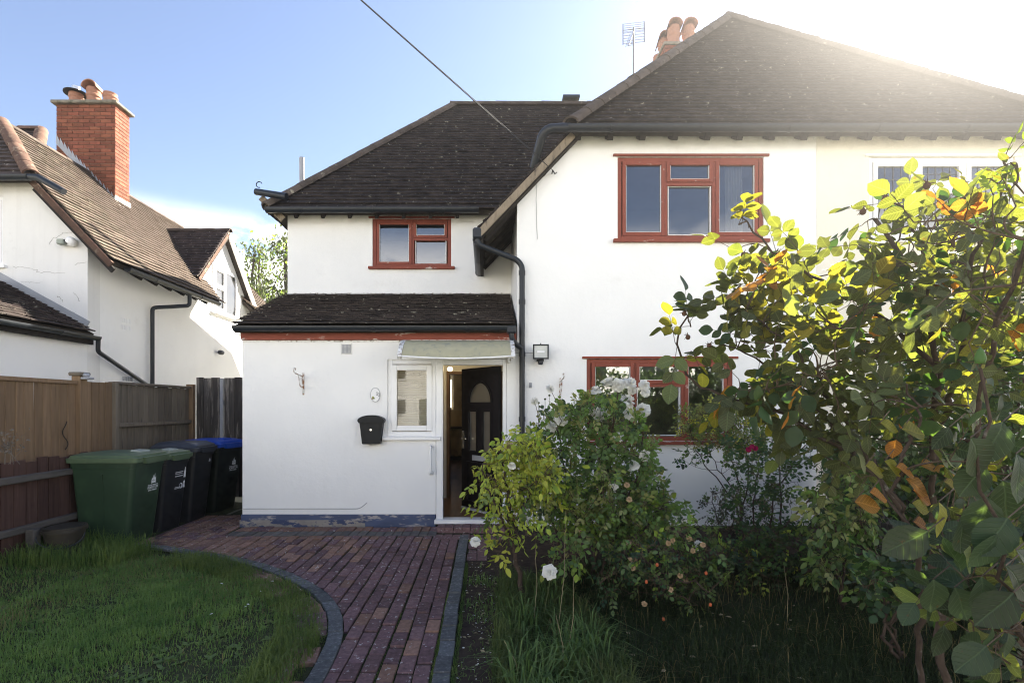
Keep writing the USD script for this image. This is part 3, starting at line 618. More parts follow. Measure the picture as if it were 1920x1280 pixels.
kf = MB(); kf.box(KW[0], KW[0] + .05, 14.42, 14.5, KW[2], KW[3]); kf.box(KW[1] - .05, KW[1], 14.42, 14.5, KW[2], KW[3]); kf.box(KW[0] + .05, KW[1] - .05, 14.42, 14.5, KW[2], KW[2] + .05); kf.box(KW[0] + .05, KW[1] - .05, 14.42, 14.5, KW[3] - .05, KW[3])
put(house, 'window_frame', kf, 'white_plastic')
# pendant lamp in the lobby (lit)
lx = np.array([-.522, 7.5, 2.095]); pl = put(house, 'pendant_lamp', MB().tube([lx + [0, 0, .03], lx + [0, 0, .24]], .006, 6), 'cable')
put(pl, 'bulb', trimesh.creation.icosphere(2, .034).apply_translation(lx), 'lamp_glow', smooth=True)
bulb = UsdLux.SphereLight.Define(stage, '/World/lobby_bulb_light'); bulb.CreateRadiusAttr(.036); bulb.CreateIntensityAttr(.07); bulb.CreateNormalizeAttr(True); bulb.CreateColorAttr(Gf.Vec3f(1, .75, .42)); bulb.AddTranslateOp().Set(Gf.Vec3d(*lx)); BULB = bulb

# ---- door canopy
cp = put(house, 'door_canopy', MB().bar((-1.0, YF - .012, 2.385), (.31, YF - .012, 2.385), .025, .03), 'flaking_white')
ny, nx = 9, 15; V = []
for i in range(ny):
    t = i / (ny - 1); ang = t * math.radians(66)
    for jx in range(nx):
        s = jx / (nx - 1); sag = -.028 * (1 - (2 * s - 1) ** 2) * t * t
        V.append((-1.0 + 1.31 * s, YF - .02 - .52 * math.sin(ang) / math.sin(math.radians(66)), 2.385 - .245 * (1 - math.cos(ang)) / (1 - math.cos(math.radians(66))) + sag))
V = np.array(V); I = np.arange(ny * nx).reshape(ny, nx); f = np.stack([I[:-1, :-1].ravel(), I[:-1, 1:].ravel(), I[1:, 1:].ravel(), I[1:, :-1].ravel()], 1)
put(cp, 'canopy_sheet', MB().add(V, f).add(V - [0, 0, .006], f[:, ::-1]), 'canopy', smooth=True)
put(cp, 'canopy_trim', MB().tube(V[I[-1]], .010, 6), 'white_plastic')
for s in (0, -1):
    e = V[I[:, s]]; b = MB()
    for p, q in zip(e, e[1:]): b.bar(p + [(-.02 if s == 0 else .02), 0, -.02], q + [(-.02 if s == 0 else .02), 0, -.02], .05, .05)
    b.bar(e[0] + [0, 0, -.28], e[0] + [0, 0, 0], .04, .03, up=(0, 1, 0)) if s == -1 else None
    put(cp, 'canopy_bracket', b, 'flaking_white')
# vent grille
vg = MB(); vg.cbox(-1.865, -1.725, YF - .012, YF, 2.215, 2.355); vent = put(house, 'vent_cover', vg, 'off_white')
vv = MB()
for i in range(7): vv.box(-1.85 + i * .0175, -1.842 + i * .0175, YF - .016, YF - .0125, 2.23, 2.34)
for i in range(7): vv.box(-1.852, -1.738, YF - .0155, YF - .0122, 2.232 + i * .016, 2.238 + i * .016)
put(vent, 'grille', vv, 'lead', kind='stuff')
# thin cable clipped low on the porch wall and on the wing
cb = bend([(-3.13, YF - .006, .222), (-1.62, YF - .006, .222), (-1.53, YF - .006, .30)], .06); put(house, 'wall_cable', MB().tube(cb, .0045, 5), 'lead')
put(house, 'wall_cable', MB().tube([(.66, YF - .005, 4.45), (.655, YF - .005, 4.2), (.67, YF - .005, 3.7)], .002, 5), 'cable')
put(house, 'wall_cable', MB().tube([(.30, YF - .005, 2.235), (.62, YF - .005, 2.232)], .004, 5), 'lead')
# ---- party chimney behind the hip
ch = MB(); c0 = at(1247, 80, 10.6); X0, Y0, ZT = c0[0], 10.6, c0[2]
def chimney(parent, x0, x1, y0, y1, z0, z1, faces, seed, name='chimney'):
    core = put(parent, name, MB().box(x0 + .012, x1 - .012, y0 + .012, y1 - .012, z0, z1), 'mortar')
    r = np.random.default_rng(seed); fld = TileField(); n = int((z1 - z0) / .075)
    for i in range(n):
        z = z1 - (i + 1) * .075
        for face in faces:
            L = (x1 - x0) if face == 'f' else (y1 - y0); s = -(.112 if (i + (face != 'f')) % 2 else 0)
            while s < L - .02:
                a, b = max(s, 0) + .004, min(s + .225, L) - .004; s += .225
                if b - a < .03: continue
                q = r.uniform(0, .004)
                if face == 'f': c = chamfer(x0 + a, x0 + b, y0 - q, y0 + .05, z + .005, z + .070, .003)
                elif face == 'r': c = chamfer(x1 - .05, x1 + q, y0 + a, y0 + b, z + .005, z + .070, .003)
                else: c = chamfer(x0 - q, x0 + .05, y0 + a, y0 + b, z + .005, z + .070, .003)
                fld.add(np.array(c.vertices), np.array(c.faces), 0)
    fld.flush('brick', 300, {0: core}, 'brick_red', 'brickwork', core)
    return core
def pot(parent, c, r=.12, h=.35, hood=None, liner=False):
    p = put(parent, 'chimney_pot', MB().lathe([(r * 1.12, 0), (r * 1.0, h * .35), (r * .94, h * .6), (r * 1.08, h * .68), (r * 1.08, h * .78), (r * .96, h * .84), (r * 1.05, h), (r * .85, h), (r * .8, h * .2)], c, 20), 'terracotta', smooth=35)
    if hood is not None:
        c2 = np.array(c) + [0, 0, h]; t = np.linspace(0, math.pi, 13); ax = nrm(np.array([math.cos(hood), math.sin(hood), -.04])); side = nrm(np.cross(ax, (0, 0, 1))); up = np.cross(side, ax); v = []
        for s, R in ((-1.3 * r, r * 1.22), (2.2 * r, r * 1.05)):
            for R2 in (R, R - .018): v.append(c2 + [0, 0, .035] + ax * s + np.cos(t)[:, None] * side * R2 + np.sin(t)[:, None] * up * R2)
        N = 13; j = np.arange(N - 1); f = np.vstack([np.stack([A * N + j, A * N + j + 1, B * N + j + 1, B * N + j], 1) for A, B in ((0, 2), (3, 1), (1, 0), (2, 3))])
        put(p, 'cowl', MB().add(np.vstack(v), f).lathe([(r * 1.05, -.01), (r * 1.0, .07), (r * .8, .07)], c2, 16), 'terracotta', smooth=35)
    if liner:
        c2 = np.array(c) + [0, 0, h]; put(p, 'flue_liner', MB().lathe([(.075, 0), (.075, .15), (.06, .15), (.06, 0)], c2, 16), 'steel_liner', smooth=35)
        put(p, 'collar', MB().lathe([(r * .5, .0), (r * 1.75, -.01), (r * 1.75, .012), (r * .5, .03)], c2, 20), 'dark_timber', smooth=35)
    return p
stack = chimney(house, X0, X0 + .95, Y0, Y0 + 1.05, 7.3, ZT - .05, 'fl', 31)
put(stack, 'chimney_cap', MB().cbox(X0 - .03, X0 + .98, Y0 - .03, Y0 + 1.08, ZT - .05, ZT + .01, .01), 'cement')
for px, hd, dy in ((1263, 1.5, .18), (1291, 1.5, .18)):
    p = at(px, 80, Y0 + dy); pot(house, (p[0], Y0 + dy, ZT + .01), .125, .36, hood=hd)
pot(house, (X0 + .17, Y0 + .52, ZT + .01), .125, .34, hood=1.5); pot(house, (X0 + .17, Y0 + .88, ZT + .01), .12, .30)
# ================================================================== the neighbouring house on the left
left = thing('neighbouring_house', 'white rendered house beyond the fence with sunlit brown roof and tall red brick chimney', 'house')
NX, NY = -6.20, 7.90
def rz(x): return 3.79 + 1.05 * (-5.72 - x)          # right slope
HX = -8.09; HZ = rz(HX)
lw = Polygon([(-14, 0), (NX, 0), (NX, rz(NX) - .10), (-6.97, 5.06), (-14, 5.06)])
LW = (-8.9, -7.52, 3.74, 4.82)
lw = lw.difference(rect(*LW))
put(left, 'wall', MB().prism(lw, XZ(NY + .25), 0, .25), 'white_render_aged')
GW0, GW1, GWZ0, GWZ1 = 11.50, 12.62, 3.72, 4.78         # window of the cross gable
side = Polygon([(NY + .252, 0), (14.6, 0), (14.6, 4.17), (13.45, 4.17), (11.98, 5.62), (10.75, 4.28), (NY + .252, 4.28)]).difference(rect(GW0, GW1, GWZ0, GWZ1))
put(left, 'wall', MB().prism(side, YZ(NX - .25), 0, .25), 'white_render')
put(left, 'wall', MB().prism(rect(5.2, NY - .002, 0, 2.62), YZ(NX - .2), 0, .2), 'white_render')
TL = TileField(); dk = MB()
k2 = math.sqrt(1 + 1.05 ** 2); vL2 = np.array([-1, 0, 1.05]) / k2
# right slope: u=+y
WL = (-5.72 - HX) * k2
gy0, gy1 = 10.72, 13.2
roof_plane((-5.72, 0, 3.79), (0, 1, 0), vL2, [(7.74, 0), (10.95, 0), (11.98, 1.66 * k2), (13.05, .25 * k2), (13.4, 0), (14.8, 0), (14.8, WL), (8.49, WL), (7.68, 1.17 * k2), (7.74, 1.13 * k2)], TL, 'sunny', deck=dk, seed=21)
# front hip
dH = np.array([0, 8.49 - 7.68, HZ - 5.02]); LH = np.linalg.norm(dH)
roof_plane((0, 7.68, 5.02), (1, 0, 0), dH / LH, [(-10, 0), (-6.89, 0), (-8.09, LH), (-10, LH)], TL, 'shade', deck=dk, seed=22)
# main roof behind, ridge along x
MRY, MRZ = 10.9, 7.45
dM = np.array([0, 2.6, 3.2]); LM = np.linalg.norm(dM)
roof_plane((0, MRY - 2.6, MRZ - 3.2), (1, 0, 0), dM / LM, [(-15, 0), (-7.6, 0), (-9.55, LM), (-15, LM)], TL, 'shade', deck=dk, seed=23)
# cross gable facing the passage
gz, gr = 5.68, np.array([-7.6, 11.98, 0]); sg = np.array([0, 1.0, 1.10]); sg = sg / np.linalg.norm(sg); Lg = 1.27 * math.sqrt(1 + 1.1 ** 2)
roof_plane((0, 11.98 - 1.27, gz - 1.27 * 1.10), (1, 0, 0), sg, [(-6.05, 0), (-6.05, Lg), (-7.55, Lg), (-6.22, .06)], TL, 'shade', deck=dk, seed=24)
roof_plane((0, 11.98 + 1.6, gz - 1.6 * 1.10), (-1, 0, 0), sg * [1, -1, 1], [(6.05, 0), (7.5, 0), (7.55, 1.6 / 1.27 * Lg), (6.05, 1.6 / 1.27 * Lg)], TL, 'shade', deck=dk, seed=25)
# lean-to against the front
dl_ = np.array([-1.5, 0, .80]); Ll = np.linalg.norm(dl_)
roof_plane((-6.08, 0, 2.68), (0, 1, 0), dl_ / Ll, [(5.1, 0), (NY - .02, 0), (NY - .02, Ll), (5.1, Ll)], TL, 'leanto', deck=dk, seed=26)
lroof = put(left, 'roof', dk, 'soffit')
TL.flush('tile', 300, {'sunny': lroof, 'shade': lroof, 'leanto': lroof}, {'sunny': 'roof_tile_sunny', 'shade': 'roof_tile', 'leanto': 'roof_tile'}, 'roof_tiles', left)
ridge_run(left, (-6.86, 7.66, 5.07), (HX, 8.49, HZ + .05), .115, 'ridge_red', seed=7)
ridge_run(left, (HX, 8.49, HZ + .04), (HX, 13.5, HZ + .04), .075, 'ridge_clay', seed=8, L=.42)
ridge_run(left, (-15, MRY, MRZ + .05), (-9.55, MRY, MRZ + .05), .115, 'ridge_red', seed=9, L=.42)
ridge_run(left, (-7.65, MRY - 2.55, MRZ - 3.1), (-9.55, MRY, MRZ + .05), .12, 'ridge_red', seed=10, L=.42)
ridge_run(left, (-6.03, 11.98, gz + .03), (-7.55, 11.98, gz + .03), .085, 'ridge_clay', seed=11, L=.42)
# verges and bargeboards
put(left, 'verge_board', MB().bar((-5.70, 7.72, rz(-5.70) - .07), (-6.9, 7.72, rz(-6.9) - .07), .04, .09, up=(.72, 0, .69)), 'ridge_red')
put(left, 'verge_board', MB().bar((-5.70, 7.76, rz(-5.70) - .15), (-6.9, 7.76, rz(-6.9) - .15), .03, .08, up=(.72, 0, .69)), 'dark_timber')
put(left, 'bargeboard', MB().bar((-6.06, 10.72, gz - 1.26 * 1.1 - .06), (-6.06, 11.98, gz - .04), .03, .07, up=(0, -.74, .67)), 'ridge_red')
put(left, 'bargeboard', MB().bar((-6.06, 11.98, gz - .05), (-6.06, 13.55, gz - 1.57 * 1.1 - .06), .03, .16, up=(0, .74, .67)), 'off_white')
for y in (8.5, 8.9, 9.3, 9.7, 10.1, 10.5): put(left, 'rafter_foot', MB().bar((-5.76, y, 3.70), (-6.2, y, 3.70 + .44 * .6), .06, .10, up=(.5, 0, .86)), 'dark_timber')
put(left, 'soffit', MB().bar((-5.9, 7.8, 3.85), (-5.9, 10.8, 3.85), .02, .10, up=(0.7, 0, .7)), 'soffit')
gutter(left, (-5.69, 8.05, 3.74), (-5.69, 10.80, 3.74), r=.058)
gutter(left, (-10, 7.62, 5.00), (-6.86, 7.62, 5.00), r=.06)
put(left, 'gutter', MB().tube([(-6.88, 7.62, 4.99), (-6.70, 7.60, 4.97), (-6.32, 7.60, 4.76)], .05, 10), 'black_plastic', smooth=40)
gutter(left, (-6.05, 5.1, 2.62), (-6.05, NY + .02, 2.62), r=.055)
put(left, 'fascia_board', MB().box(-6.13, -6.10, 5.1, NY - .01, 2.50, 2.66), 'dark_timber')
put(left, 'downpipe', MB().tube(bend([(-5.69, 9.75, 3.70), (-5.69, 9.75, 3.48), (-6.13, 9.33, 3.36), (-6.13, 9.33, 3.1), (-6.13, 9.33, .2)], .06), .036, 12), 'black_plastic', smooth=40)
put(left, 'downpipe', MB().tube(bend([(-6.05, NY + .02, 2.60), (-6.07, NY + .04, 2.40), (-6.14, 9.2, 1.93), (-6.14, 9.35, 1.80), (-6.14, 9.35, .2)], .05), .034, 10), 'black_plastic', smooth=40)
put(left, 'lead_flashing', MB().bar((-6.18, NY - .012, 2.82), (-7.65, NY - .012, 3.62), .02, .10), 'lead')
# stepped flashing and chimney
CX0, CX1, CY0 = -8.75, -7.55, 10.33; ztop = CH + (CY - 196) / F * CY0
chm = chimney(left, CX0, CX1, CY0, CY0 + .42, 5.2, ztop, 'fr', 32)
put(chm, 'chimney_cap', MB().cbox(CX0 - .07, CX1 + .07, CY0 - .07, CY0 + .49, ztop + .002, ztop + .065, .012), 'cement')
for px, hd, li in ((143, None, True), (176, 2.62, False), (207, None, False)):
    p = at(px, 190, CY0 + .2); p[2] = ztop + .06
    pot(left, p, .125, .27 if hd is None else .30, hood=(1.62 if hd else None), liner=li)
fl = MB(); n = 15
for i in range(n):
    x = CX0 + (CX1 - CX0) * i / n; x2 = CX0 + (CX1 - CX0) * (i + 1) / n; z = rz(x) + .02
    fl.prism(Polygon([(x, z - .10), (x2, rz(x2) - .08), (x2, rz(x2) + .055), (x + .01, z + .10)]), XZ(CY0), .006, .012)
put(left, 'lead_flashing', fl, 'lead')
put(left, 'lead_flashing', MB().box(CX1 + .002, CX1 + .016, CY0 - .02, CY0 + .44, rz(CX1) - .05, rz(CX1) + .13).bar((CX1 + .01, CY0 - .02, rz(CX1) + .03), (CX1 + .12, CY0 - .02, rz(CX1 + .12) + .03), .02, .02), 'flaking_white')
# windows
fr = MB()
def yframe(mb, y0, y1, z0, z1, x, w, dp): mb.cbox(x - dp, x, y0, y0 + w, z0, z1); mb.cbox(x - dp, x, y1 - w, y1, z0, z1); mb.cbox(x - dp, x - .001, y0 + w, y1 - w, z1 - w, z1 - .001); mb.cbox(x - dp, x - .001, y0 + w, y1 - w, z0 + .001, z0 + w)
f1 = MB(); yframe(f1, GW0, GW1, GWZ0, GWZ1, NX + .02, .06, .09); f1.cbox(NX - .06, NX + .019, 12.03, 12.09, GWZ0 + .06, GWZ1 - .06); put(left, 'window_frame', f1, 'white_plastic')
f2 = MB(); yframe(f2, GW0 + .06, 12.03, GWZ0 + .60, GWZ1 - .06, NX + .035, .05, .05); put(left, 'sash', f2, 'white_plastic')
f3 = MB(); yframe(f3, GW0 + .06, 12.03, GWZ0 + .06, GWZ0 + .59, NX + .035, .05, .05); put(left, 'sash', f3, 'white_plastic')
put(left, 'pane', MB().add(np.array([(NX, GW0 + .05, GWZ0 + .05), (NX, GW1 - .05, GWZ0 + .05), (NX, GW1 - .05, GWZ1 - .05), (NX, GW0 + .05, GWZ1 - .05)]), np.array([(0, 1, 2, 3)])), 'glass')
put(left, 'curtain', MB().box(NX - .30, NX - .29, GW0 - .1, GW1 + .1, GWZ0 - .1, GWZ1 + .1), 'curtain')
put(left, 'window_sill', MB().cbox(NX - .02, NX + .09, GW0 - .05, GW1 + .05, GWZ0 - .05, GWZ0 - .004), 'white_plastic')
casement(left, *LW, NY, [(.03, .48, .05, .95, 'sash'), (.52, .97, .05, .95, 'sash')], 'white_plastic', mullions=[('v', .5)], head=False)
room(left, LW[0], LW[1], LW[2], LW[3], NY + .252)
# air bricks
for y, z in ((8.62, 2.98), (8.62, 2.86), (8.66, 1.98), (11.3, 2.06)):
    b = MB()
    for i in range(6): b.box(NX, NX + .006, y + i * .042, y + i * .042 + .026, z, z + .075)
    put(left, 'air_brick', b, 'white_plastic' if z > 2.5 else 'lead', kind='stuff')
put(left, 'ledge', MB().cbox(NX, NX + .12, 11.6, 12.6, 1.93, 1.98), 'cement')
# render cracks (fine open joints in the old render)
def crack(pts, w=.006, seed=0):
    r = np.random.default_rng(seed); pts = [at(x, y, NY - .0015) for x, y in pts]; out = []
    for p, q in zip(pts, pts[1:]):
        for t in np.linspace(0, 1, 6)[:-1]: out.append(p + (q - p) * t + [r.normal(0, .008), 0, r.normal(0, .008)])
    out.append(pts[-1]); b = MB()
    for p, q in zip(out, out[1:]): b.bar(p, q, w * .55 * r.uniform(.4, 1.2), .002, up=(0, 1, 0))
    put(left, 'render_crack', b, 'cement')
# cracks
crack([(24, 500), (50, 502), (68, 506), (75, 511), (122, 511)], .006, 1); crack([(140, 495), (150, 493), (162, 491)], .007, 2)
crack([(90, 456), (105, 446), (118, 437), (140, 436), (160, 436)], .005, 3); crack([(118, 587), (130, 586), (142, 585)], .006, 4)
crack([(40, 528), (55, 529), (80, 529)], .003, 5); crack([(108, 556), (114, 560), (117, 566)], .01, 6); crack([(138, 548), (145, 556), (150, 564)], .008, 7)

# ================================================================== ground, paths
gs = 60.0
gx = np.concatenate([[-gs, -40, -20], np.linspace(-9, 9, 37), [20, 40, gs]]); gy = np.concatenate([[-gs, -40, -16], np.linspace(-4, 16, 41), [30, 45, gs]])
GX, GY = np.meshgrid(gx, gy, indexing='ij'); GZ = -.035 + 0 * GX
GZ += np.where((GX < -3.9) & (GY < 8), np.clip((-3.9 - GX) * .16, 0, .14), 0)
GV = np.stack([GX, GY, GZ], -1).reshape(-1, 3); I = np.arange(len(gx) * len(gy)).reshape(len(gx), len(gy))
GFa = np.stack([I[:-1, :-1].ravel(), I[1:, :-1].ravel(), I[1:, 1:].ravel(), I[:-1, 1:].ravel()], 1)
g = put(None, 'ground', (GV, GFa), 'verge_ground', kind='structure', smooth=True); tag(g, 'open ground around the houses')
tx, ty = np.linspace(-6.1, 6.0, 32), np.linspace(-2.4, 8.2, 28); TX, TY = np.meshgrid(tx, ty, indexing='ij'); TZ = -.028 + np.where(TX < -3.9, np.clip((-3.9 - TX) * .16, 0, .14), 0)
I2 = np.arange(32 * 28).reshape(32, 28); put(None, 'garden_ground', (np.stack([TX, TY, TZ], -1).reshape(-1, 3), np.stack([I2[:-1, :-1].ravel(), I2[1:, :-1].ravel(), I2[1:, 1:].ravel(), I2[:-1, 1:].ravel()], 1)), 'turf', kind='structure', smooth=True, label='dark earth and turf of the front garden')
put(None, 'pavement', MB().box(-59, 59, -4.6, -2.6, -.2, -.02), 'concrete', kind='structure', label='pale pavement outside the front garden')
put(None, 'road', MB().box(-59, 59, -12, -4.72, -.2, -.12), 'asphalt', kind='structure', label='asphalt street in front of the house')
put(None, 'kerb', MB().cbox(-59, 59, -4.72, -4.6, -.25, -.02, .01), 'concrete', kind='structure', label='kerb between pavement and street')

path = tag(UsdGeom.Xform.Define(stage, '/World/paved_path'), 'path of purplish red brick pavers edged with blue bricks, leading to the door', kind='structure')
curve = np.array([(-.93, 2.2), (-.95, 2.83), (-.93, 3.30), (-1.0, 3.68), (-1.19, 4.03), (-1.48, 4.4), (-1.74, 4.63), (-2.21, 4.97), (-2.65, 5.22), (-3.0, 5.40), (-3.6, 5.62), (-3.95, 5.72)])
from scipy.interpolate import splprep, splev
tck, _ = splprep(curve.T, s=0.004); cu = np.array(splev(np.linspace(0, 1, 160), tck)).T
field = Polygon(list(map(tuple, cu)) + [(-3.95, 7.2), (-3.15, 7.2), (-3.15, 6.16), (-.30, 6.16), (-.30, 2.2)]).buffer(0)
put(path, 'bedding', MB().prism(field.buffer(.12), XY(0), -.05, -.014), 'joint_moss')
PT = TileField(); r = np.random.default_rng(5)
def paver(poly_or_c, key, ang=0.0, L=.205, W=.1, z=0.0, chunk=None):
    """one paving brick, slightly bedded unevenly"""
    dz, ta, tb = r.normal(0, .0032), r.normal(0, .018), r.normal(0, .016)
    if isinstance(poly_or_c, tuple):
        cx_, cy_ = poly_or_c; m = chamfer(-W / 2, W / 2, -L / 2, L / 2, -.05, 0, .004); v = np.array(m.vertices); f = np.array(m.faces)
        v[:, 2] += v[:, 0] * ta + v[:, 1] * tb + dz; v = v @ rotz(ang + r.normal(0, .008)).T + [cx_ + r.normal(0, .001), cy_, z]
    else:
        m = trimesh.creation.extrude_polygon(poly_or_c, .05, engine='earcut'); v = np.array(m.vertices); c = v[:, :2].mean(0); f = np.array(m.faces)
        v[:, 2] += -.05 + (v[:, 0] - c[0]) * ta + (v[:, 1] - c[1]) * tb + dz + z
    PT.add(v, f, key)
inner = Polygon(list(map(tuple, cu)) + [(-3.95, 7.2), (-3.15, 7.2), (-3.15, 6.04), (-.81, 6.04), (-.81, 6.04), (-.31, 6.04), (-.31, 2.2)]).buffer(0)
prep = shapely.prepared.prep(inner)
W_, L_ = .1055, .2105; ncol = 0
for ix in range(-36, 0):
    x0 = -.31 + ix * W_; off = (ix % 2) * L_ / 2 + r.normal(0, .004)
    wobx = 0.004 * math.sin(ix * 1.7)
    for iy in range(0, 26):
        y0 = 2.2 + iy * L_ + off - .1; q = rect(x0 + .006 + wobx, x0 + W_ - .006 + wobx, y0 + .004, y0 + L_ - .004)
        if not prep.intersects(q): continue
        nzv = meshkit.noise(np.array([[x0 * 1.4, y0 * 1.4, 3.3]]))[0]
        orange = (x0 < -1.3 and y0 > 4.9 and r.random() < .55) or (nzv > .72 and r.random() < .55) or r.random() < .06
        key = 'paver_orange' if orange else 'paver'
        if prep.contains(q): paver((x0 + W_ / 2 + wobx, y0 + L_ / 2), key, 0, L_ - .015 - abs(r.normal(0, .003)), W_ - .013)
        else:
            J = q.intersection(inner)
            if J.geom_type == 'Polygon' and J.area > .0022: paver(J, key)
# header row along the porch and a grey band in front of it
x = -3.12
while x < -.68: paver((x + .05, 6.40), 'paver_orange' if r.random() < .6 else 'paver', 0, .2, .098); paver((x + .05, 6.17), 'paver_grey', 0, .2, .098); x += .1055
x = -.60
while x < .30: paver((x + .05, 6.02), 'paver', 0, .2, .098); paver((x + .05, 6.34), 'paver', 0, .21, .098, z=.050); x += .1055
put(path, 'door_step', MB().cbox(-.64, .30, 6.235, 6.46, -.02, .012), 'paver', label='low brick step below the threshold')
# blue edging along the lawn: stretchers following the curve
seg = np.concatenate([[0], np.cumsum(np.linalg.norm(np.diff(cu, axis=0), axis=1))]); s = .05
while s < seg[-1] - .1:
    p = np.array([np.interp(s + .1, seg, cu[:, i]) for i in (0, 1)]); p0 = np.array([np.interp(s, seg, cu[:, i]) for i in (0, 1)]); p1 = np.array([np.interp(s + .2, seg, cu[:, i]) for i in (0, 1)])
    t = nrm(p1 - p0); nrm2 = np.array([-t[1], t[0]]); c = p + nrm2 * .055
    paver((c[0], c[1]), 'paver_blue', math.atan2(t[1], t[0]) - math.pi / 2, .198, .10, z=.008); s += .2055
    for w_ in (.165, .275):                                   # overgrown red bricks outside the edging
        if r.random() < (.9 if w_ < .2 else .75) and p[1] < 5.2:
            c = p + nrm2 * (w_ + r.normal(0, .006)); paver((c[0], c[1]), 'paver_orange' if r.random() < .7 else 'paver', math.atan2(t[1], t[0]) - math.pi / 2 + r.normal(0, .03), .2, .1, z=-.004)
y = 2.3
while y < 6.0: paver((-.252 + r.normal(0, .003), y + .1), 'paver_blue', r.normal(0, .01), .202, .1, z=.010); y += .2085
for yy in (5.86, 5.65, 5.44, 5.23):
    for xx in (-.14, -.035): paver((xx, yy), 'paver', 0, .2, .1, z=-.012)
PT.flush('paving_brick', 300, {k: path for k in ('paver', 'paver_orange', 'paver_blue', 'paver_grey')}, {k: k for k in ('paver', 'paver_orange', 'paver_blue', 'paver_grey')}, 'paving_bricks', path)
soil = put(None, 'soil_bed', MB().prism(Polygon([(-.19, 2.2), (-.19, 5.9), (.42, 6.5), (4.2, 6.5), (4.2, 5.2), (.7, 4.9), (.10, 4.6), (.03, 2.2)]), XY(0), -.05, -.018), 'soil', kind='structure'); tag(soil, 'bare dark soil strip beside the path and under the bushes')

# ================================================================== fences
def board_run(parent, p, q, z0, z1, n, material, name='board', seed=0, th=.014, overlap=True, zj=.004, mats=None):
    rr = np.random.default_rng(seed); p, q = np.asarray(p, float), np.asarray(q, float); d = (q - p) / n; L = np.linalg.norm(d); a = d / L; nn = np.array([-a[1], a[0]])
    ang = math.atan2(a[1], a[0])
    for i in range(n):
        c = p + d * (i + .5); w = L * (1.10 if overlap else .93)
        m = chamfer(-w / 2, w / 2, -th / 2, th / 2, z0 + rr.normal(0, zj), z1 + rr.normal(0, zj), .003)
        v = np.array(m.vertices); v = v @ rotz(rr.normal(0, .03) + (.09 if overlap else 0)).T; v[:, 0] += (v[:, 2] - z0) * rr.normal(0, .003)
        v = v @ rotz(ang).T + [c[0], c[1], 0]
        put(parent, name, (v, np.array(m.faces)), material if mats is None else mats[rr.integers(len(mats))])
FX = -4.80
tan = thing('tan_board_fence', 'tan upright-board fence on the left with capped post, below the neighbouring lean-to', 'fence')
board_run(tan, (FX, 4.3), (FX, 5.93), .1, 1.80, 15, 'fence_tan', seed=41)
put(tan, 'capping_rail', MB().cbox(FX - .03, FX + .03, 4.25, 5.93, 1.80, 1.845), 'fence_tan')
put(tan, 'post', MB().cbox(FX - .05, FX + .055, 5.935, 6.045, .0, 1.90), 'fence_tan'); put(tan, 'post_cap', MB().cbox(FX - .075, FX + .08, 5.91, 6.07, 1.902, 1.945, .012), 'fence_grey')
board_run(tan, (FX + .01, 6.05), (FX + .01, 6.50), .1, 1.845, 4, 'fence_tan', seed=42)
bt = MB().cbox(FX + .055, FX + .16, 5.93, 6.02, 1.86, 1.885, .008); bt.cbox(FX + .058, FX + .13, 5.94, 6.01, 1.885, 1.935, .02); put(None, 'fence_light', bt, 'lead', label='small grey lamp box fixed to the top of the capped fence post', cat='lamp')
grey = thing('grey_panel_fence', 'weathered grey feather-edge fence panel behind the wheelie bins', 'fence')
put(grey, 'post', MB().cbox(FX - .045, FX + .055, 6.505, 6.56, 0, 1.86), 'fence_grey'); put(grey, 'post', MB().cbox(FX - .045, FX + .065, 8.20, 8.285, 0, 1.90), 'fence_tan')
board_run(grey, (FX, 6.565), (FX, 8.195), .1, 1.83, 15, 'fence_grey', seed=43)
put(grey, 'capping_rail', MB().cbox(FX - .035, FX + .045, 6.565, 8.195, 1.832, 1.865), 'fence_grey')
for z in (1.30, .55): put(grey, 'rail', MB().cbox(FX + .012, FX + .055, 6.57, 8.19, z - .03, z + .025, .008), 'fence_grey')
gate = thing('side_gate', 'dark weathered plank gate closing the side passage, with pale upright battens', 'gate')
gx_ = [(-4.74, -4.62), (-4.615, -4.50), (-4.495, -4.36), (-4.28, -4.12), (-4.115, -3.98), (-3.975, -3.90), (-3.83, -3.66), (-3.655, -3.50), (-3.495, -3.34), (-3.335, -3.17)]
rr = np.random.default_rng(4)
for a, b in gx_: put(gate, 'plank', MB().cbox(a, b, 8.30 + rr.uniform(-.006, .006), 8.33, .06, 2.02 + rr.uniform(-.015, .012)), 'fence_black')
put(gate, 'batten', MB().cbox(-4.345, -4.295, 8.285, 8.34, .06, 2.00), 'lead'); put(gate, 'batten', MB().cbox(-3.885, -3.855, 8.28, 8.34, .06, 2.02), 'off_white')
put(gate, 'rail', MB().cbox(-4.75, -3.17, 8.335, 8.38, .5, .6), 'fence_black'); put(gate, 'rail', MB().cbox(-4.75, -3.17, 8.335, 8.38, 1.55, 1.65), 'fence_black')
low = thing('low_red_brown_fence', 'low old red-brown board fence with grey rails beside the lawn', 'fence')
LX = -4.60
board_run(low, (LX, 3.2), (LX, 6.0), .02, 1.01, 21, 'fence_red', seed=44, overlap=False, zj=.012, th=.018)
for z in (.83, .33): put(low, 'rail', MB().cbox(LX + .012, LX + .07, 3.15, 6.0, z - .035, z + .035, .01), 'rail_grey')
for y in (3.3, 4.98): put(low, 'post', MB().cbox(LX + .072, LX + .16, y, y + .09, -.1, .33 if y > 4 else .9, .008), 'rail_grey')
divf = thing('dark_dividing_fence', 'dark board fence half hidden by the bushes between the two gardens', 'fence')
board_run(divf, (4.36, 2.2), (4.36, 6.45), -.03, 1.05, 34, 'fence_black', seed=45)
for z in (.25, .8): put(divf, 'rail', MB().cbox(4.31, 4.345, 2.2, 6.45, z - .03, z + .03), 'fence_black')
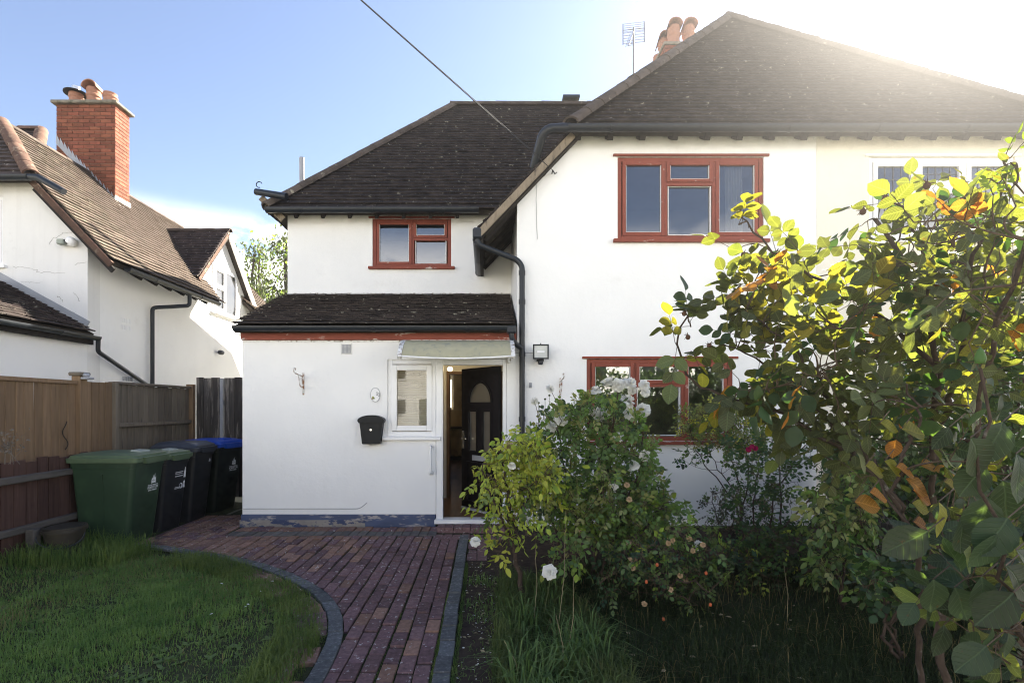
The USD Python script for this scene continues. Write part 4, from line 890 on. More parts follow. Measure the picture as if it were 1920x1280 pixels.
# ================================================================== things on and by the walls
mb = thing('letter_box', 'black metal letter box with arched lid on the porch wall left of the window', 'letter box')
X0, X1, ZB, ZT_ = -1.625, -1.285, 1.062, 1.36
body = Polygon([(X0 + .02, ZT_), (X0 + .055, ZB + .01), (X0 + .065, ZB), (X1 - .065, ZB), (X1 - .055, ZB + .01), (X1 - .02, ZT_)])
put(mb, 'body', MB().prism(body, XZ(YF), .002, .105), 'mailbox')
t = np.linspace(0, math.pi, 15); arcp = Polygon([(X0 + .02, ZT_ - .03)] + [((X0 + X1) / 2 - (X1 - X0) / 2 * math.cos(a), ZT_ + .072 * math.sin(a)) for a in t] + [(X1 - .02, ZT_ - .03)])
put(mb, 'lid', MB().prism(arcp, XZ(YF), .0, .125), 'mailbox')
put(mb, 'flap', MB().prism(rect(X0 + .05, X1 - .05, ZT_ - .10, ZT_ - .035), XZ(YF), .106, .112), 'mailbox')
put(mb, 'lock', MB().lathe([(.013, 0), (.013, .008), (.0, .008)], ((X0 + X1) / 2, YF - .113, 1.245), 14, 'y'), 'chrome', smooth=40)
pq = thing('house_number_plaque', 'oval white house number plaque reading 11 above the letter box', 'house number')
pc = (-1.42, 1.692); e = affinity.scale(Point(*pc).buffer(1, 24), .064, .093)
put(pq, 'plate', MB().prism(e, XZ(YF), .001, .012), 'white_plastic'); put(pq, 'rim', MB().prism(e.difference(affinity.scale(e, .93, .93)), XZ(YF), .012, .015), 'lead')
for s, dx in (('1', .004), ('1', .030)):
    tm = meshkit.text_mesh(s, .042, .002); v = np.array(tm.vertices); put(pq, 'numeral', MB().add(np.stack([pc[0] + dx + v[:, 0], YF - .013 - v[:, 2], pc[1] - .006 + v[:, 1] - (.012 if dx > .01 else 0)], 1), np.array(tm.faces)), 'black_plastic')
for i, (dx, dz, mt) in enumerate(((-.03, -.03, 'leaf_lemon'), (-.018, -.045, 'leaf_pale'), (-.038, -.05, 'petal_cream'))):
    put(pq, 'painted_flower', MB().prism(Point(pc[0] + dx, pc[1] + dz).buffer(.011), XZ(YF), .0125, .0145), mt)
def basket_bracket(x, z0, z1, label, seed=0):
    b = thing('hanging_basket_bracket', label, 'bracket', group='rusty hanging basket brackets')
    put(b, 'back_plate', MB().cbox(x - .012, x + .012, YF - .012, YF, z0, z1, .003), 'rusty_white')
    pts = [(x, YF - .01, z1 - .05), (x, YF - .30, z1 - .02)]
    put(b, 'arm', MB().tube(pts, .007, 6), 'rusty_white')
    t = np.linspace(-math.pi / 2, math.pi * .9, 10); put(b, 'hook', MB().tube(np.stack([np.full(10, x), YF - .30 - .03 * np.cos(t), z1 + .012 + .03 * np.sin(t)], 1), .007, 6), 'rusty_white')
    t = np.linspace(0, 1, 10); put(b, 'brace', MB().tube(np.stack([np.full(10, x), YF - .01 - .2 * t, z0 + .03 + (z1 - z0 - .07) * t + .03 * np.sin(t * 9)], 1), .006, 6), 'rusty_white')
    t = np.linspace(0, 5.0, 14); put(b, 'scroll', MB().tube(np.stack([np.full(14, x), YF - .07 - .03 * np.cos(t) * (1 - t / 8), z1 - .09 + .03 * np.sin(t) * (1 - t / 8)], 1), .005, 5), 'rusty_white')
basket_bracket(-2.352, 1.69, 1.975, 'rusty white hanging basket bracket on the bare porch wall, left of the letter box')
basket_bracket(.965, 1.60, 1.91, 'rusty white hanging basket bracket just left of the lower red window', 1)
fl_ = thing('floodlight', 'black floodlight with motion sensor on the wall right of the downpipe', 'floodlight')
X0, X1, Z0, Z1 = .607, .80, 2.145, 2.325
put(fl_, 'housing', trimesh.convex.convex_hull(np.array([(x, y, z) for x, z in ((X0, Z0), (X1, Z0), (X0, Z1), (X1, Z1)) for y in (YF - .12,)] + [(x, YF - .04, z) for x in (X0 + .04, X1 - .04) for z in (Z0 + .035, Z1 - .035)])), 'black_plastic')
rim = rect(X0 - .004, X1 + .004, Z0 - .004, Z1 + .004).difference(rect(X0 + .014, X1 - .014, Z0 + .014, Z1 - .014)); put(fl_, 'bezel', MB().prism(rim, XZ(YF), .121, .138), 'black_plastic')
put(fl_, 'lens', MB().prism(rect(X0 + .014, X1 - .014, Z0 + .014, Z1 - .014), XZ(YF), .121, .130), 'lamp_glass')
put(fl_, 'lamp_tube', MB().prism(rect(X0 + .05, X1 - .05, (Z0 + Z1) / 2 - .012, (Z0 + Z1) / 2 + .012), XZ(YF), .1302, .133), 'white_plastic')
put(fl_, 'sensor', MB().cbox(.672, .735, YF - .12, YF - .05, 2.075, 2.135, .01), 'black_plastic'); put(fl_, 'knob', MB().box(.697, .709, YF - .12, YF - .10, 2.33, 2.345), 'black_plastic')
put(fl_, 'bracket', MB().box(.66, .75, YF - .06, YF, 2.12, 2.16), 'black_plastic')
gr_ = thing('grab_rail', 'white vertical grab rail on the wall left of the doorway', 'rail')
put(gr_, 'bar', MB().tube(bend([(-.70, YF - .01, 1.03), (-.70, YF - .06, 1.03), (-.70, YF - .06, .68), (-.70, YF - .01, .68)], .03), .014, 10), 'white_plastic', smooth=40)
for z in (1.03, .68): put(gr_, 'flange', MB().lathe([(.034, 0), (.034, .010), (.018, .014), (0, .014)], (-.70, YF, z), 16, 'y'), 'off_white', smooth=40)
bell = thing('doorbell', 'small pale doorbell on the strip of wall between the doorway and the downpipe', 'doorbell'); put(bell, 'case', MB().cbox(.335, .375, YF - .022, YF, 1.16, 1.25, .005), 'off_white'); put(bell, 'button', MB().cbox(.347, .363, YF - .027, YF - .022, 1.19, 1.21, .002), 'lead')
hk = thing('wall_hook', 'grey metal hook with a strip of flaking render above it, right of the downpipe', 'hook'); put(hk, 'plate', MB().cbox(.565, .60, YF - .01, YF, 1.78, 1.85, .003), 'lead'); put(hk, 'peg', MB().tube([(.585, YF, 1.81), (.585, YF - .04, 1.80), (.585, YF - .05, 1.83)], .006, 6), 'lead')
# lights on the neighbouring house
sl_ = thing('security_light', 'white globe security light with grey sensor on the cracked front wall of the neighbouring house', 'light'); c = at(138, 456, NY)
put(sl_, 'globe', trimesh.creation.icosphere(3, .075).apply_scale([1, .8, 1]).apply_translation(c + [.02, -.08, 0]), 'white_plastic', smooth=True); put(sl_, 'base', MB().lathe([(.06, 0), (.06, .05), (0, .05)], (c[0] + .01, NY, c[2]), 16, 'y'), 'off_white', smooth=40)
put(sl_, 'sensor', MB().cbox(c[0] - .17, c[0] - .06, NY - .13, NY - .03, c[2] - .05, c[2] + .03, .012), 'grip_grey')
put(sl_, 'collar', MB().bar((c[0] - .05, NY - .10, c[2] + .02), (c[0] + .0, NY - .13, c[2] - .05), .02, .02), 'black_plastic')
sp = thing('spotlight', 'small black spotlight on the shaded side wall of the neighbouring house', 'light'); c = at(412, 661, 11.75)
put(sp, 'head', MB().lathe([(.05, 0), (.055, .10), (.03, .15), (0, .15)], (NX + .10, 11.75, c[2]), 14, 'y'), 'black_plastic', smooth=40); put(sp, 'arm', MB().bar((NX, 11.7, c[2]), (NX + .10, 11.7, c[2]), .02, .02), 'black_plastic')

# ---- TV aerial
ae = thing('tv_aerial', 'tall thin television aerial standing behind the hip of the roof', 'aerial')
AYD = 11.2; top = at(1188, 52, AYD); s_ = AYD / F
put(ae, 'mast', MB().tube([(top[0], AYD, 7.6), (top[0], AYD, top[2])], .018, 8), 'aerial_metal', smooth=40)
for za, zb, nb_ in ((46, 61, 5), (58, 83, 6)):
    g = MB()
    for k in range(nb_):
        pz = za + (zb - za) * k / (nb_ - 1) - 2; tilt = .0
        g.tube([at(1168, pz + 2, AYD - .05), at(1208, pz - 2.5, AYD + .1)],   .006, 5)
    g.tube([at(1168, za, AYD - .05), at(1168, zb + 1, AYD - .05)], .013, 5).tube([at(1208, za - 5, AYD + .1), at(1208, zb - 4, AYD + .1)], .013, 5)
    put(ae, 'reflector', g, 'aerial_metal')
b = MB(); p0, p1 = at(1188, 60, AYD), at(1179, 86, AYD - 1.1); b.tube([p0, p1], .012, 6)
for k in range(9):
    q = p0 + (p1 - p0) * (.15 + .85 * k / 8); b.tube([q + [-.07, .02, 0], q + [.07, -.02, 0]], .005, 5)
put(ae, 'boom', b, 'aerial_metal')
# ---- overhead cables to the house
def cable(name, label, pts, rad):
    c = put(None, name, MB().tube(np.array(pts), rad, 6), 'cable', label=label, cat='cable', group=None); return c
hook = np.array([.86, 6.47, 4.555]); far = np.array([-11.5, -9.2, 6.6])
def span(p, q, sag, n=30): t = np.linspace(0, 1, n)[:, None]; return p + (q - p) * t + np.array([0, 0, -1]) * sag * 4 * t * (1 - t)
P_ = at(665, 0, 4.0); D_ = hook - P_; far = hook - D_ * 6.5 + [0, 0, .6]
cable('overhead_cable', 'thicker overhead telephone cable running to the bracket on the gable', span(hook, far, .10), .0045)
cable('overhead_cable', 'thinner second overhead cable ending at the verge of the roof', span(np.array([.66, 6.42, 4.72]), far + [-.4, .2, .35], .08), .0035)
cb_ = thing('cable_bracket', 'small cable bracket with a loop of slack wire on the gable wall', 'bracket')
put(cb_, 'hook', MB().tube([hook + [0, .07, -.01], hook, hook + [.03, 0, -.05], hook + [.05, .02, -.02]], .008, 6), 'cable')
t = np.linspace(0, 2 * math.pi, 24); put(cb_, 'loop', MB().tube(np.stack([.70 + .085 * np.cos(t), np.full(24, YF - .02), 4.56 + .07 * np.sin(t)], 1), .004, 5, cap=False), 'cable')

# ================================================================== wheelie bins
def rrect(w, d, r_, n=4):
    pts = []
    for cx_, cy_, a0 in ((w / 2 - r_, d / 2 - r_, 0), (-w / 2 + r_, d / 2 - r_, 90), (-w / 2 + r_, -d / 2 + r_, 180), (w / 2 - r_, -d / 2 + r_, 270)):
        for k_ in range(n + 1): a = math.radians(a0 + 90 * k_ / n); pts.append((cx_ + r_ * math.cos(a), cy_ + r_ * math.sin(a)))
    return np.array(pts)
def loft(sections):
    """sections: (z, w, d, r, xoff)"""
    rings = [np.column_stack([rrect(w, d, r_) + [xo, 0], np.full(20, z)]) for z, w, d, r_, xo in sections]; N = 20; j = np.arange(N); k_ = (j + 1) % N
    v = np.vstack(rings + [rings[0].mean(0)[None], rings[-1].mean(0)[None]]); f = [np.stack([i * N + j, i * N + k_, (i + 1) * N + k_, (i + 1) * N + j], 1) for i in range(len(rings) - 1)]
    f = np.vstack(f); f = np.vstack([f[:, [0, 1, 2]], f[:, [0, 2, 3]], np.stack([k_, j, np.full(N, len(v) - 2)], 1), np.stack([(len(rings) - 1) * N + j, (len(rings) - 1) * N + k_, np.full(N, len(v) - 1)], 1)])
    return v, f
def crest(y, z, s):
    """small civic crest: three-pointed flame over a shield and a base"""
    A = [Polygon([(-.5, .1), (-.42, .75), (-.22, .45), (-.12, 1.05), (.02, .62), (.15, 1.25), (.22, .55), (.42, .8), (.5, .1)]), rect(-.55, .55, -.02, .06), Polygon([(-.34, .12), (.34, .12), (.30, .0), (-.30, .0)])]
    holes = [Point(-.2, .3).buffer(.07), Point(.2, .3).buffer(.07), rect(-.05, .05, .15, .5), rect(-.4, -.33, .2, .4), rect(.33, .4, .2, .4)]
    g = unary_union(A).difference(unary_union(holes)); return affinity.translate(affinity.scale(g, s, s, origin=(0, 0)), y, z)
def wheelie(label, loc, rz_, bm, lm, w=.54, d=.70, h=1.0, art='crest', lidz=.0, tilt=0.0):
    t = thing('wheelie_bin', label, 'wheelie bin', loc, rz_, 'wheelie bins along the fence')
    # local: +x is the front, y across
    put(t, 'body', loft([(.03, d * .74, w * .80, .05, -.02), (.10, d * .76, w * .82, .05, -.015), (h * .80, d * .94, w * .965, .05, 0), (h * .86, d * .955, w * .975, .05, 0), (h * .862, d * .99, w, .05, 0), (h * .93, d, w * 1.01, .05, 0), (h * .932, d * 1.04, w * 1.05, .04, 0), (h * .955, d * 1.04, w * 1.05, .04, 0)]), bm, smooth=35)
    lid = put(t, 'lid', loft([(h * .925, d * 1.09, w * 1.10, .05, .012), (h * .972, d * 1.10, w * 1.11, .05, .012), (h * .978, d * 1.04, w * 1.05, .05, .01), (h * 1.0, d * 1.02, w * 1.02, .06, .01), (h * 1.022 + lidz, d * .80, w * .84, .08, 0), (h * 1.03 + lidz, d * .5, w * .5, .08, -.02)]), lm, smooth=35)
    put(lid, 'lid_lip', MB().add(*loft([(h * .905, .05, w * .62, .02, d * .555), (h * .975, .07, w * .80, .02, d * .55)])), lm, smooth=35)
    put(lid, 'grip', trimesh.convex.convex_hull(np.array([(d * .22, -.09, h * 1.0), (d * .22, .09, h * 1.0), (d * .44, -.11, h * .985), (d * .44, .11, h * .985), (d * .25, -.07, h * 1.045), (d * .25, .07, h * 1.045), (d * .40, -.08, h * 1.035), (d * .40, .08, h * 1.035)])), 'grip_grey' if 'green' in lm else lm)
    put(t, 'handle', MB().tube([(-d * .58, -w * .38, h * .94), (-d * .58, w * .38, h * .94)], .018, 8).bar((-d * .5, -w * .36, h * .93), (-d * .6, -w * .36, h * .94), .04, .05).bar((-d * .5, w * .36, h * .93), (-d * .6, w * .36, h * .94), .04, .05), bm)
    for s in (-1, 1):
        wh = put(t, 'wheel', MB().lathe([(.02, -.025), (.085, -.025), (.1, -.012), (.1, .012), (.085, .025), (.02, .025)], (-d * .40, s * w * .43, .10), 20, 'y'), 'black_plastic', smooth=35)
    for s in (-1, 1): put(t, 'rib', MB().bar((0, s * w * .40, .15), (0, s * w * .485, h * .80), .02, .02), bm)
    if art:
        # front face leans outwards: x = x0 + z*k
        zr = np.array([.10, h * .80]); xr = np.array([d * .76 / 2 - .015, d * .94 / 2]); fx = lambda z: np.interp(z, zr, xr)
        def front(v): return np.stack([fx(v[:, 1]) + .0015 + v[:, 2], v[:, 0], v[:, 1]], 1)
        if art in ('crest', 'small'):
            sc = .085 if art == 'crest' else .04; zc = h * .66 if art == 'crest' else h * .77; yc = .10 if art == 'crest' else .14
            put(t, 'printed_crest', MB().prism(crest(yc, zc, sc), front, 0, .0015), 'print_white')
            if art == 'crest':
                for k_, (s, hh) in enumerate((('THE ROYAL BOROUGH OF', .012), ('KINGSTON', .030), ('UPON THAMES', .016))):
                    tm = meshkit.text_mesh(s, hh, .0015); v = np.array(tm.vertices); wd = np.ptp(v[:, 0]); sx = min(1, .19 / wd); v[:, 0] = (v[:, 0] - v[:, 0].mean()) * sx + yc; v[:, 1] += zc - (.030, .066, .092)[k_]
                    put(t, 'printed_name', MB().add(front(v), np.array(tm.faces)), 'print_white')
        if art == 'recycle':
            bot = [Polygon([(y - .02, 0), (y + .02, 0), (y + .02, .07), (y + .008, .10), (y + .008, .13), (y - .008, .13), (y - .008, .10), (y - .02, .07)]) for y in (.17,)]
            G = [affinity.translate(b_, 0, h * .66) for b_ in bot] + [rect(-.02, .13, h * .735, h * .745), rect(-.02, .12, h * .715, h * .722), rect(-.02, .13, h * .685, h * .695), rect(-.01, .10, h * .545, h * .552), rect(-.01, .08, h * .53, h * .537),
                 Point(.11, h * .56).buffer(.035).difference(Point(.10, h * .56).buffer(.024)), Point(.17, h * .60).buffer(.018), Polygon([(.15, h * .53), (.19, h * .53), (.18, h * .585), (.16, h * .585)])]
            put(t, 'printed_symbols', MB().prism(unary_union(G), front, 0, .0015), 'print_white')
    return t
wheelie('green wheelie bin with crest and printed name, nearest the lawn', (-4.225, 5.85, -.03), 2, 'bin_green', 'bin_green_lid', w=.58, d=.72, h=1.03)
wheelie('black wheelie bin with green lid and bottle symbols, second from the lawn', (-4.18, 6.40, -.03), -2, 'bin_black', 'bin_green_lid', w=.49, d=.62, h=1.0, art='recycle')
wheelie('black wheelie bin with domed dark lid and a tiny mark, third from the lawn', (-4.14, 6.95, -.03), 1, 'bin_black', 'bin_grey_lid', w=.50, d=.60, h=1.05, art='small', lidz=.02)
wheelie('dark green wheelie bin with bright blue lid, against the side gate', (-4.12, 7.62, -.03), -8, 'bin_dark_green', 'bin_blue_lid', w=.60, d=.66, h=1.06)
bk = thing('bucket', 'dirty brown plastic bucket standing in the grass before the green bin', 'bucket', (-4.30, 5.18, -.01), 8)
put(bk, 'pail', MB().add(*loft([(0, .24, .26, .11, 0), (.22, .30, .33, .13, 0), (.28, .31, .345, .13, 0), (.285, .345, .38, .14, 0), (.315, .345, .38, .14, 0)])), 'bucket', smooth=40)
put(bk, 'rim', MB().lathe([(.165, .31), (.185, .31), (.185, .335), (.165, .335)], (0, 0, 0), 24), 'bucket', smooth=40)
put(bk, 'lid', MB().add(*loft([(.318, .30, .34, .13, 0), (.332, .29, .33, .13, 0)])), 'bucket', smooth=40)
t = np.linspace(0, math.pi, 16); put(bk, 'handle', MB().tube(np.stack([.17 + .03 * np.sin(t), -.19 * np.cos(t), .28 - .13 * np.sin(t)], 1) @ rotz(-1.2).T, .006, 6), 'black_plastic', smooth=40)
# far hedge and house fronts are across the street; only the hedge shows, mirrored in the lower windows
# ================================================================== plants
def leaf_tpl(n=4, W=.58, fold=.14, curl=.16, pw=.85):
    t = np.linspace(0, 1, n + 1); w = W / 2 * np.sin(np.pi * t ** pw) ** .75; w[0] = w[-1] = 0; v, f = [], []
    mid, L, R = [], {}, {}
    for i in range(n + 1):
        z = -curl * t[i] ** 2 + .03 * math.sin(7 * t[i]); mid.append(len(v)); v.append((t[i], 0, z))
        if 0 < i < n:
            L[i] = len(v); v.append((t[i], w[i], z + fold * w[i] * 2)); R[i] = len(v); v.append((t[i], -w[i], z + fold * w[i] * 2))
    for i in range(n):
        for S, o in ((L, 1), (R, -1)):
            a, b = mid[i], mid[i + 1]
            if i == 0: tri = [(a, b, S[1])]
            elif i == n - 1: tri = [(a, b, S[i])]
            else: tri = [(a, b, S[i + 1]), (a, S[i + 1], S[i])]
            for q in tri: f.append(q if o == 1 else q[::-1])
    return np.array(v, float), np.array(f)
def leaf_uv(tp): return TPL[tp][0][:, :2]
TPL = {'rose': leaf_tpl(5, .74, .10, .14, .95), 'slim': leaf_tpl(4, .50, .14, .22), 'small': leaf_tpl(2, .62, .12, .1), 'small3': leaf_tpl(3, .62, .12, .12), 'willow': leaf_tpl(2, .22, .05, .2)}
def unit(a): return a / (np.linalg.norm(a, axis=-1, keepdims=True) + 1e-9)
class Plant:
    def __init__(s, seed): s.L = []; s.r = np.random.default_rng(seed); s.nodes = []; s.tw = MB(); s.nt = 0
    def leaf(s, P, D, N, S, mat, tpl): s.L.append((P, D, N, S, mat, tpl))
    def compound(s, P, D, N, size, mats, tpl='rose', pairs=2, droop=.35, probs=None):
        r = s.r; D = nrm(D); N = nrm(N - D * (N @ D)); side = np.cross(D, N); m = mats[r.choice(len(mats), p=probs)]; Lr = size * (1.1 + .45 * pairs)
        down = np.array([0, 0, -1.0])
        s.tw.tube([P, P + D * Lr * .5 + down * droop * Lr * .08, P + D * Lr + down * droop * Lr * .3], [.0016, .0013, .0008], 3, cap=False) if size > .028 else None
        def pos(t): return P + D * Lr * t + down * droop * Lr * .3 * t * t
        for k_ in range(pairs):
            t = .38 + .5 * k_ / max(1, pairs - .5) if pairs > 1 else .55
            for sg_ in (-1, 1):
                if r.random() < .08: continue
                d = nrm(side * sg_ * .9 + D * .5 + down * droop * r.uniform(.1, .9) + r.normal(0, .14, 3)); s.leaf(pos(t), d, nrm(N + r.normal(0, .28, 3)), size * r.uniform(.72, 1.02), m, tpl)
        s.leaf(pos(1), nrm(D + down * droop * r.uniform(.3, 1.1) + r.normal(0, .1, 3)), nrm(N + r.normal(0, .22, 3)), size * r.uniform(.95, 1.2), m, tpl)
    def cane(s, parent, pts, r0, r1, mat='bark', name='cane', wob=.01, n=16, thorns=0):
        pts = np.array(pts, float); k_ = min(3, len(pts) - 1); tck, _ = splprep(pts.T, s=0, k=k_); t = np.linspace(0, 1, n); c = np.array(splev(t, tck)).T
        c[1:-1] += s.r.normal(0, wob, (n - 2, 3)); rad = np.linspace(r0, r1, n) * (1 + s.r.normal(0, .05, n)); v, f = tube(c, rad, 7)
        b = MB().add(v, f)
        for _ in range(thorns):
            i = s.r.integers(1, n - 1); d = unit(s.r.normal(0, 1, 3)); q = c[i] + (c[i + 1] - c[i]) * s.r.random(); b.tube([q, q + d * .012 + [0, 0, -.004]], [.004, .0004], 4)
        put(parent, name, b, mat, smooth=50)
        for p in c: s.nodes.append(p)
    def twig_to(s, T, r0=.0035, mat=None, leaves=3, size=.05, mats=('leaf_rose',), probs=None, tpl='rose', pairs=2, droop=.35, up=.5, span=.6):
        """twig from the nearest cane point (below if possible) to T, with compound leaves along its outer part"""
        r = s.r; nd = np.array(s.nodes); d = nd - T; cost = np.linalg.norm(d, axis=1) + np.maximum(d[:, 2], 0) * .8; i = int(np.argmin(cost)); A = nd[i]
        m = (A + T) / 2 + r.normal(0, .03, 3) + np.array([0, 0, .06 * np.linalg.norm(T - A)]); t = np.linspace(0, 1, 6)[:, None]; c = (1 - t) ** 2 * A + 2 * t * (1 - t) * m + t * t * T
        s.tw.tube(c, np.linspace(r0, r0 * .45, 6), 4, cap=False); s.nt += 1
        if r.random() < .5: s.nodes += [c[3], c[5]]
        ax = nrm(c[-1] - c[-2])
        for k_ in range(leaves):
            u = 1 - span * k_ / max(1, leaves) ; q = c[min(5, int(u * 5))]; a = r.uniform(0, 2 * math.pi); o = nrm(np.cross(ax, nrm(np.array([math.cos(a), math.sin(a), .3])))); D = nrm(o * 1.0 + ax * .5 + np.array([0, 0, .15]) + r.normal(0, .2, 3))
            s.compound(q, D, nrm(np.array([0, 0, 1.0]) * up + r.normal(0, .35, 3) + o * .2), size * r.uniform(.75, 1.15), mats, tpl, pairs, droop, probs)
    def finish(s, parent, limit=300, minpx=9, twigmat='twig', leafname='leaf', rest='foliage'):
        if s.nt or s.tw.n: put(parent, 'twigs', s.tw, twigmat, kind='stuff')
        P = np.array([l[0] for l in s.L]); S = np.array([l[3] for l in s.L]); d = np.linalg.norm(P - CAM, axis=1); px = S / d * F; q = proj(P)
        vis = (q[:, 0] > -10) & (q[:, 0] < 1930) & (q[:, 1] < 1290) & (P[:, 1] > .2); score = np.where(vis, px, 0); big = [i for i in np.argsort(-score)[:limit] if score[i] >= minpx]; bigs = set(big); restd, uvs = {}, {}
        for i, (p, D, N, sz, m, tp) in enumerate(s.L):
            D = nrm(D); N = nrm(N - D * (N @ D)); side = np.cross(N, D); v, f = TPL[tp]; V = p + sz * (v[:, :1] * D + v[:, 1:2] * side + v[:, 2:] * N)
            if i in bigs: put(parent, leafname, (V, f), m, smooth=True, uv=leaf_uv(tp))
            else: restd.setdefault(m, MB()).add(V, f); uvs.setdefault(m, []).append(leaf_uv(tp))
        for m, b in restd.items(): put(parent, rest, b, m, kind='stuff', smooth=True, uv=np.vstack(uvs[m]))
def in_poly_px(poly, n, r, dmin, dmax, dfun=None):
    P = Polygon(poly).buffer(0); pr = shapely.prepared.prep(P); x0, y0, x1, y1 = P.bounds; out = []
    while len(out) < n:
        x, y = r.uniform(x0, x1), r.uniform(y0, y1)
        if pr.contains(Point(x, y)): out.append(at(x, y, r.uniform(dmin, dmax) if dfun is None else dfun(x, y)))
    return np.array(out)
def bloom(parent, c, s, mat, face=None, seed=0, name='rose_bloom', layers=4):
    """rounded full rose: rings of broad cupped petals, tight in the middle"""
    r = np.random.default_rng(seed); face = nrm(face if face is not None else r.normal(0, .45, 3) + [0, -.7, .45]); a = nrm(np.cross(face, (0.1, .2, 1))); b = np.cross(face, a); m = MB()
    for l in range(layers):
        u = l / max(1, layers - 1); n = 4 + l; tilt = 1.25 - 1.15 * u; L_ = s * (.42 + .22 * u); w = s * (.34 + .20 * u)
        for k_ in range(n):
            t = 2 * math.pi * (k_ + .5 * (l % 2)) / n + r.normal(0, .2); o = math.cos(t) * a + math.sin(t) * b; sd = -math.sin(t) * a + math.cos(t) * b; tl = tilt + r.normal(0, .12)
            V, N = [], 4
            for i in range(N):
                q = i / (N - 1); bend_ = tl - .5 * q * u; d = o * math.cos(bend_) + face * math.sin(bend_); ww = w * (.35 + 1.1 * math.sin(min(q * 1.9 + .25, 2.6))) * .62
                base = c + o * s * .06 * u + d * L_ * q - face * s * .10 * u
                for e in (-1, 0, 1): V.append(base + sd * ww * e + face * (.10 * s * abs(e)) * (1 - .4 * u) + o * r.normal(0, .015) * s)
            F_ = []
            for i in range(N - 1):
                for e in (0, 1): F_.append((i * 3 + e, i * 3 + e + 1, i * 3 + e + 4, i * 3 + e + 3))
            m.add(np.array(V), np.array(F_))
    put(parent, name, m, mat, smooth=True)
def gz(x, y): return -.035 + np.clip((-3.9 - x) * .16, 0, .14) * (y < 8)

# ---------------------------------------------------- the big backlit rose at the right
rose = thing('climbing_rose', 'big backlit rose bush with broad green and yellowing leaves filling the right side', 'rose bush')
R = Plant(101)
B0 = np.array([1.95, 2.15, -.03])
C = lambda *p: [at(x, y, d) for x, y, d in p]
R.cane(rose, [B0] + C((1750, 1010, 2.12), (1748, 850, 2.06), (1755, 700, 2.0), (1738, 590, 1.98), (1690, 480, 2.0), (1640, 410, 2.02)), .020, .007, thorns=24, n=26)
R.cane(rose, [B0 + [-.05, -.05, 0]] + C((1720, 1040, 2.05), (1690, 960, 2.0), (1640, 890, 2.02), (1560, 835, 2.1), (1480, 785, 2.2), (1400, 752, 2.3), (1330, 735, 2.36), (1280, 690, 2.4), (1268, 640, 2.42), (1290, 592, 2.44)), .014, .004, thorns=24, n=34)
R.cane(rose, C((1748, 860, 2.06), (1790, 700, 1.9), (1812, 560, 1.7), (1845, 430, 1.55), (1892, 318, 1.45)), .013, .004, thorns=16, n=22)
R.cane(rose, C((1752, 720, 2.0), (1690, 620, 2.05), (1590, 560, 2.1), (1500, 500, 2.15), (1430, 450, 2.2), (1386, 405, 2.25)), .010, .003, thorns=12, n=22)
R.cane(rose, C((1640, 890, 2.02), (1580, 780, 2.1), (1520, 690, 2.15), (1450, 620, 2.2), (1392, 580, 2.25)), .009, .003, thorns=12, n=20)
R.cane(rose, C((1600, 862, 2.05), (1520, 760, 2.25), (1420, 680, 2.35), (1345, 640, 2.42)), .008, .003, thorns=10, n=18)
R.cane(rose, C((1738, 600, 1.98), (1730, 480, 1.85), (1700, 400, 1.8), (1655, 370, 1.8)), .008, .003, thorns=8)
R.cane(rose, [B0 + [.1, -.2, 0]] + C((1860, 1000, 1.75), (1838, 860, 1.6), (1850, 690, 1.45), (1890, 560, 1.3), (1925, 450, 1.25)), .014, .005, thorns=14, n=22)
R.cane(rose, [np.array([1.25, 1.25, 0.2])] + C((1880, 1150, 1.25), (1800, 1060, 1.35), (1720, 985, 1.45), (1668, 925, 1.5), (1640, 860, 1.55)), .0085, .004, thorns=18, n=22)
R.cane(rose, C((1690, 960, 1.5), (1690, 880, 1.5), (1720, 800, 1.5), (1700, 720, 1.5)), .006, .003, thorns=10)
R.cane(rose, [np.array([1.15, 1.02, .25])] + C((1885, 1000, 1.08), (1850, 870, 1.06), (1840, 770, 1.05), (1838, 690, 1.05)), .006, .003, thorns=8)
gm, gp = ('leaf_rose', 'leaf_rose_yellow', 'leaf_rose_amber', 'leaf_dark'), (.76, .10, .02, .12)
# outer left shoulder, sparse
for T in in_poly_px([(1258, 610), (1300, 582), (1325, 640), (1390, 650), (1378, 560), (1440, 540), (1480, 700), (1420, 790), (1330, 740), (1262, 690)], 30, R.r, 2.15, 2.5): R.twig_to(T, leaves=2, size=.078, mats=gm, probs=(.76, .18, .02, .04))
for T in in_poly_px([(1376, 420), (1392, 396), (1430, 430), (1520, 440), (1500, 560), (1430, 560), (1372, 560)], 20, R.r, 2.1, 2.4): R.twig_to(T, leaves=2, size=.074, mats=gm, probs=(.66, .28, .03, .03))
# body
for T in in_poly_px([(1430, 520), (1500, 440), (1600, 410), (1660, 378), (1740, 352), (1800, 345), (1920, 420), (1920, 720), (1800, 790), (1640, 800), (1520, 800), (1420, 740), (1430, 620)], 140, R.r, 1.7, 2.4): R.twig_to(T, leaves=2, size=.068, mats=gm, probs=gp)
for T in in_poly_px([(1440, 780), (1600, 780), (1700, 850), (1620, 900), (1500, 860)], 26, R.r, 2.0, 2.4): R.twig_to(T, leaves=2, size=.066, mats=gm, probs=(.9, .03, .02, .05))
# near, right edge
for T in in_poly_px([(1700, 380), (1800, 330), (1920, 360), (1920, 640), (1790, 660)], 30, R.r, 1.25, 1.7): R.twig_to(T, leaves=2, size=.052, mats=gm, probs=(.7, .2, .04, .06))
for T in in_poly_px([(1850, 300), (1880, 276), (1920, 310), (1925, 380), (1860, 370)], 7, R.r, 1.35, 1.5): R.twig_to(T, leaves=2, size=.036, mats=('leaf_bright', 'leaf_rose'), probs=(.7, .3), tpl='slim')
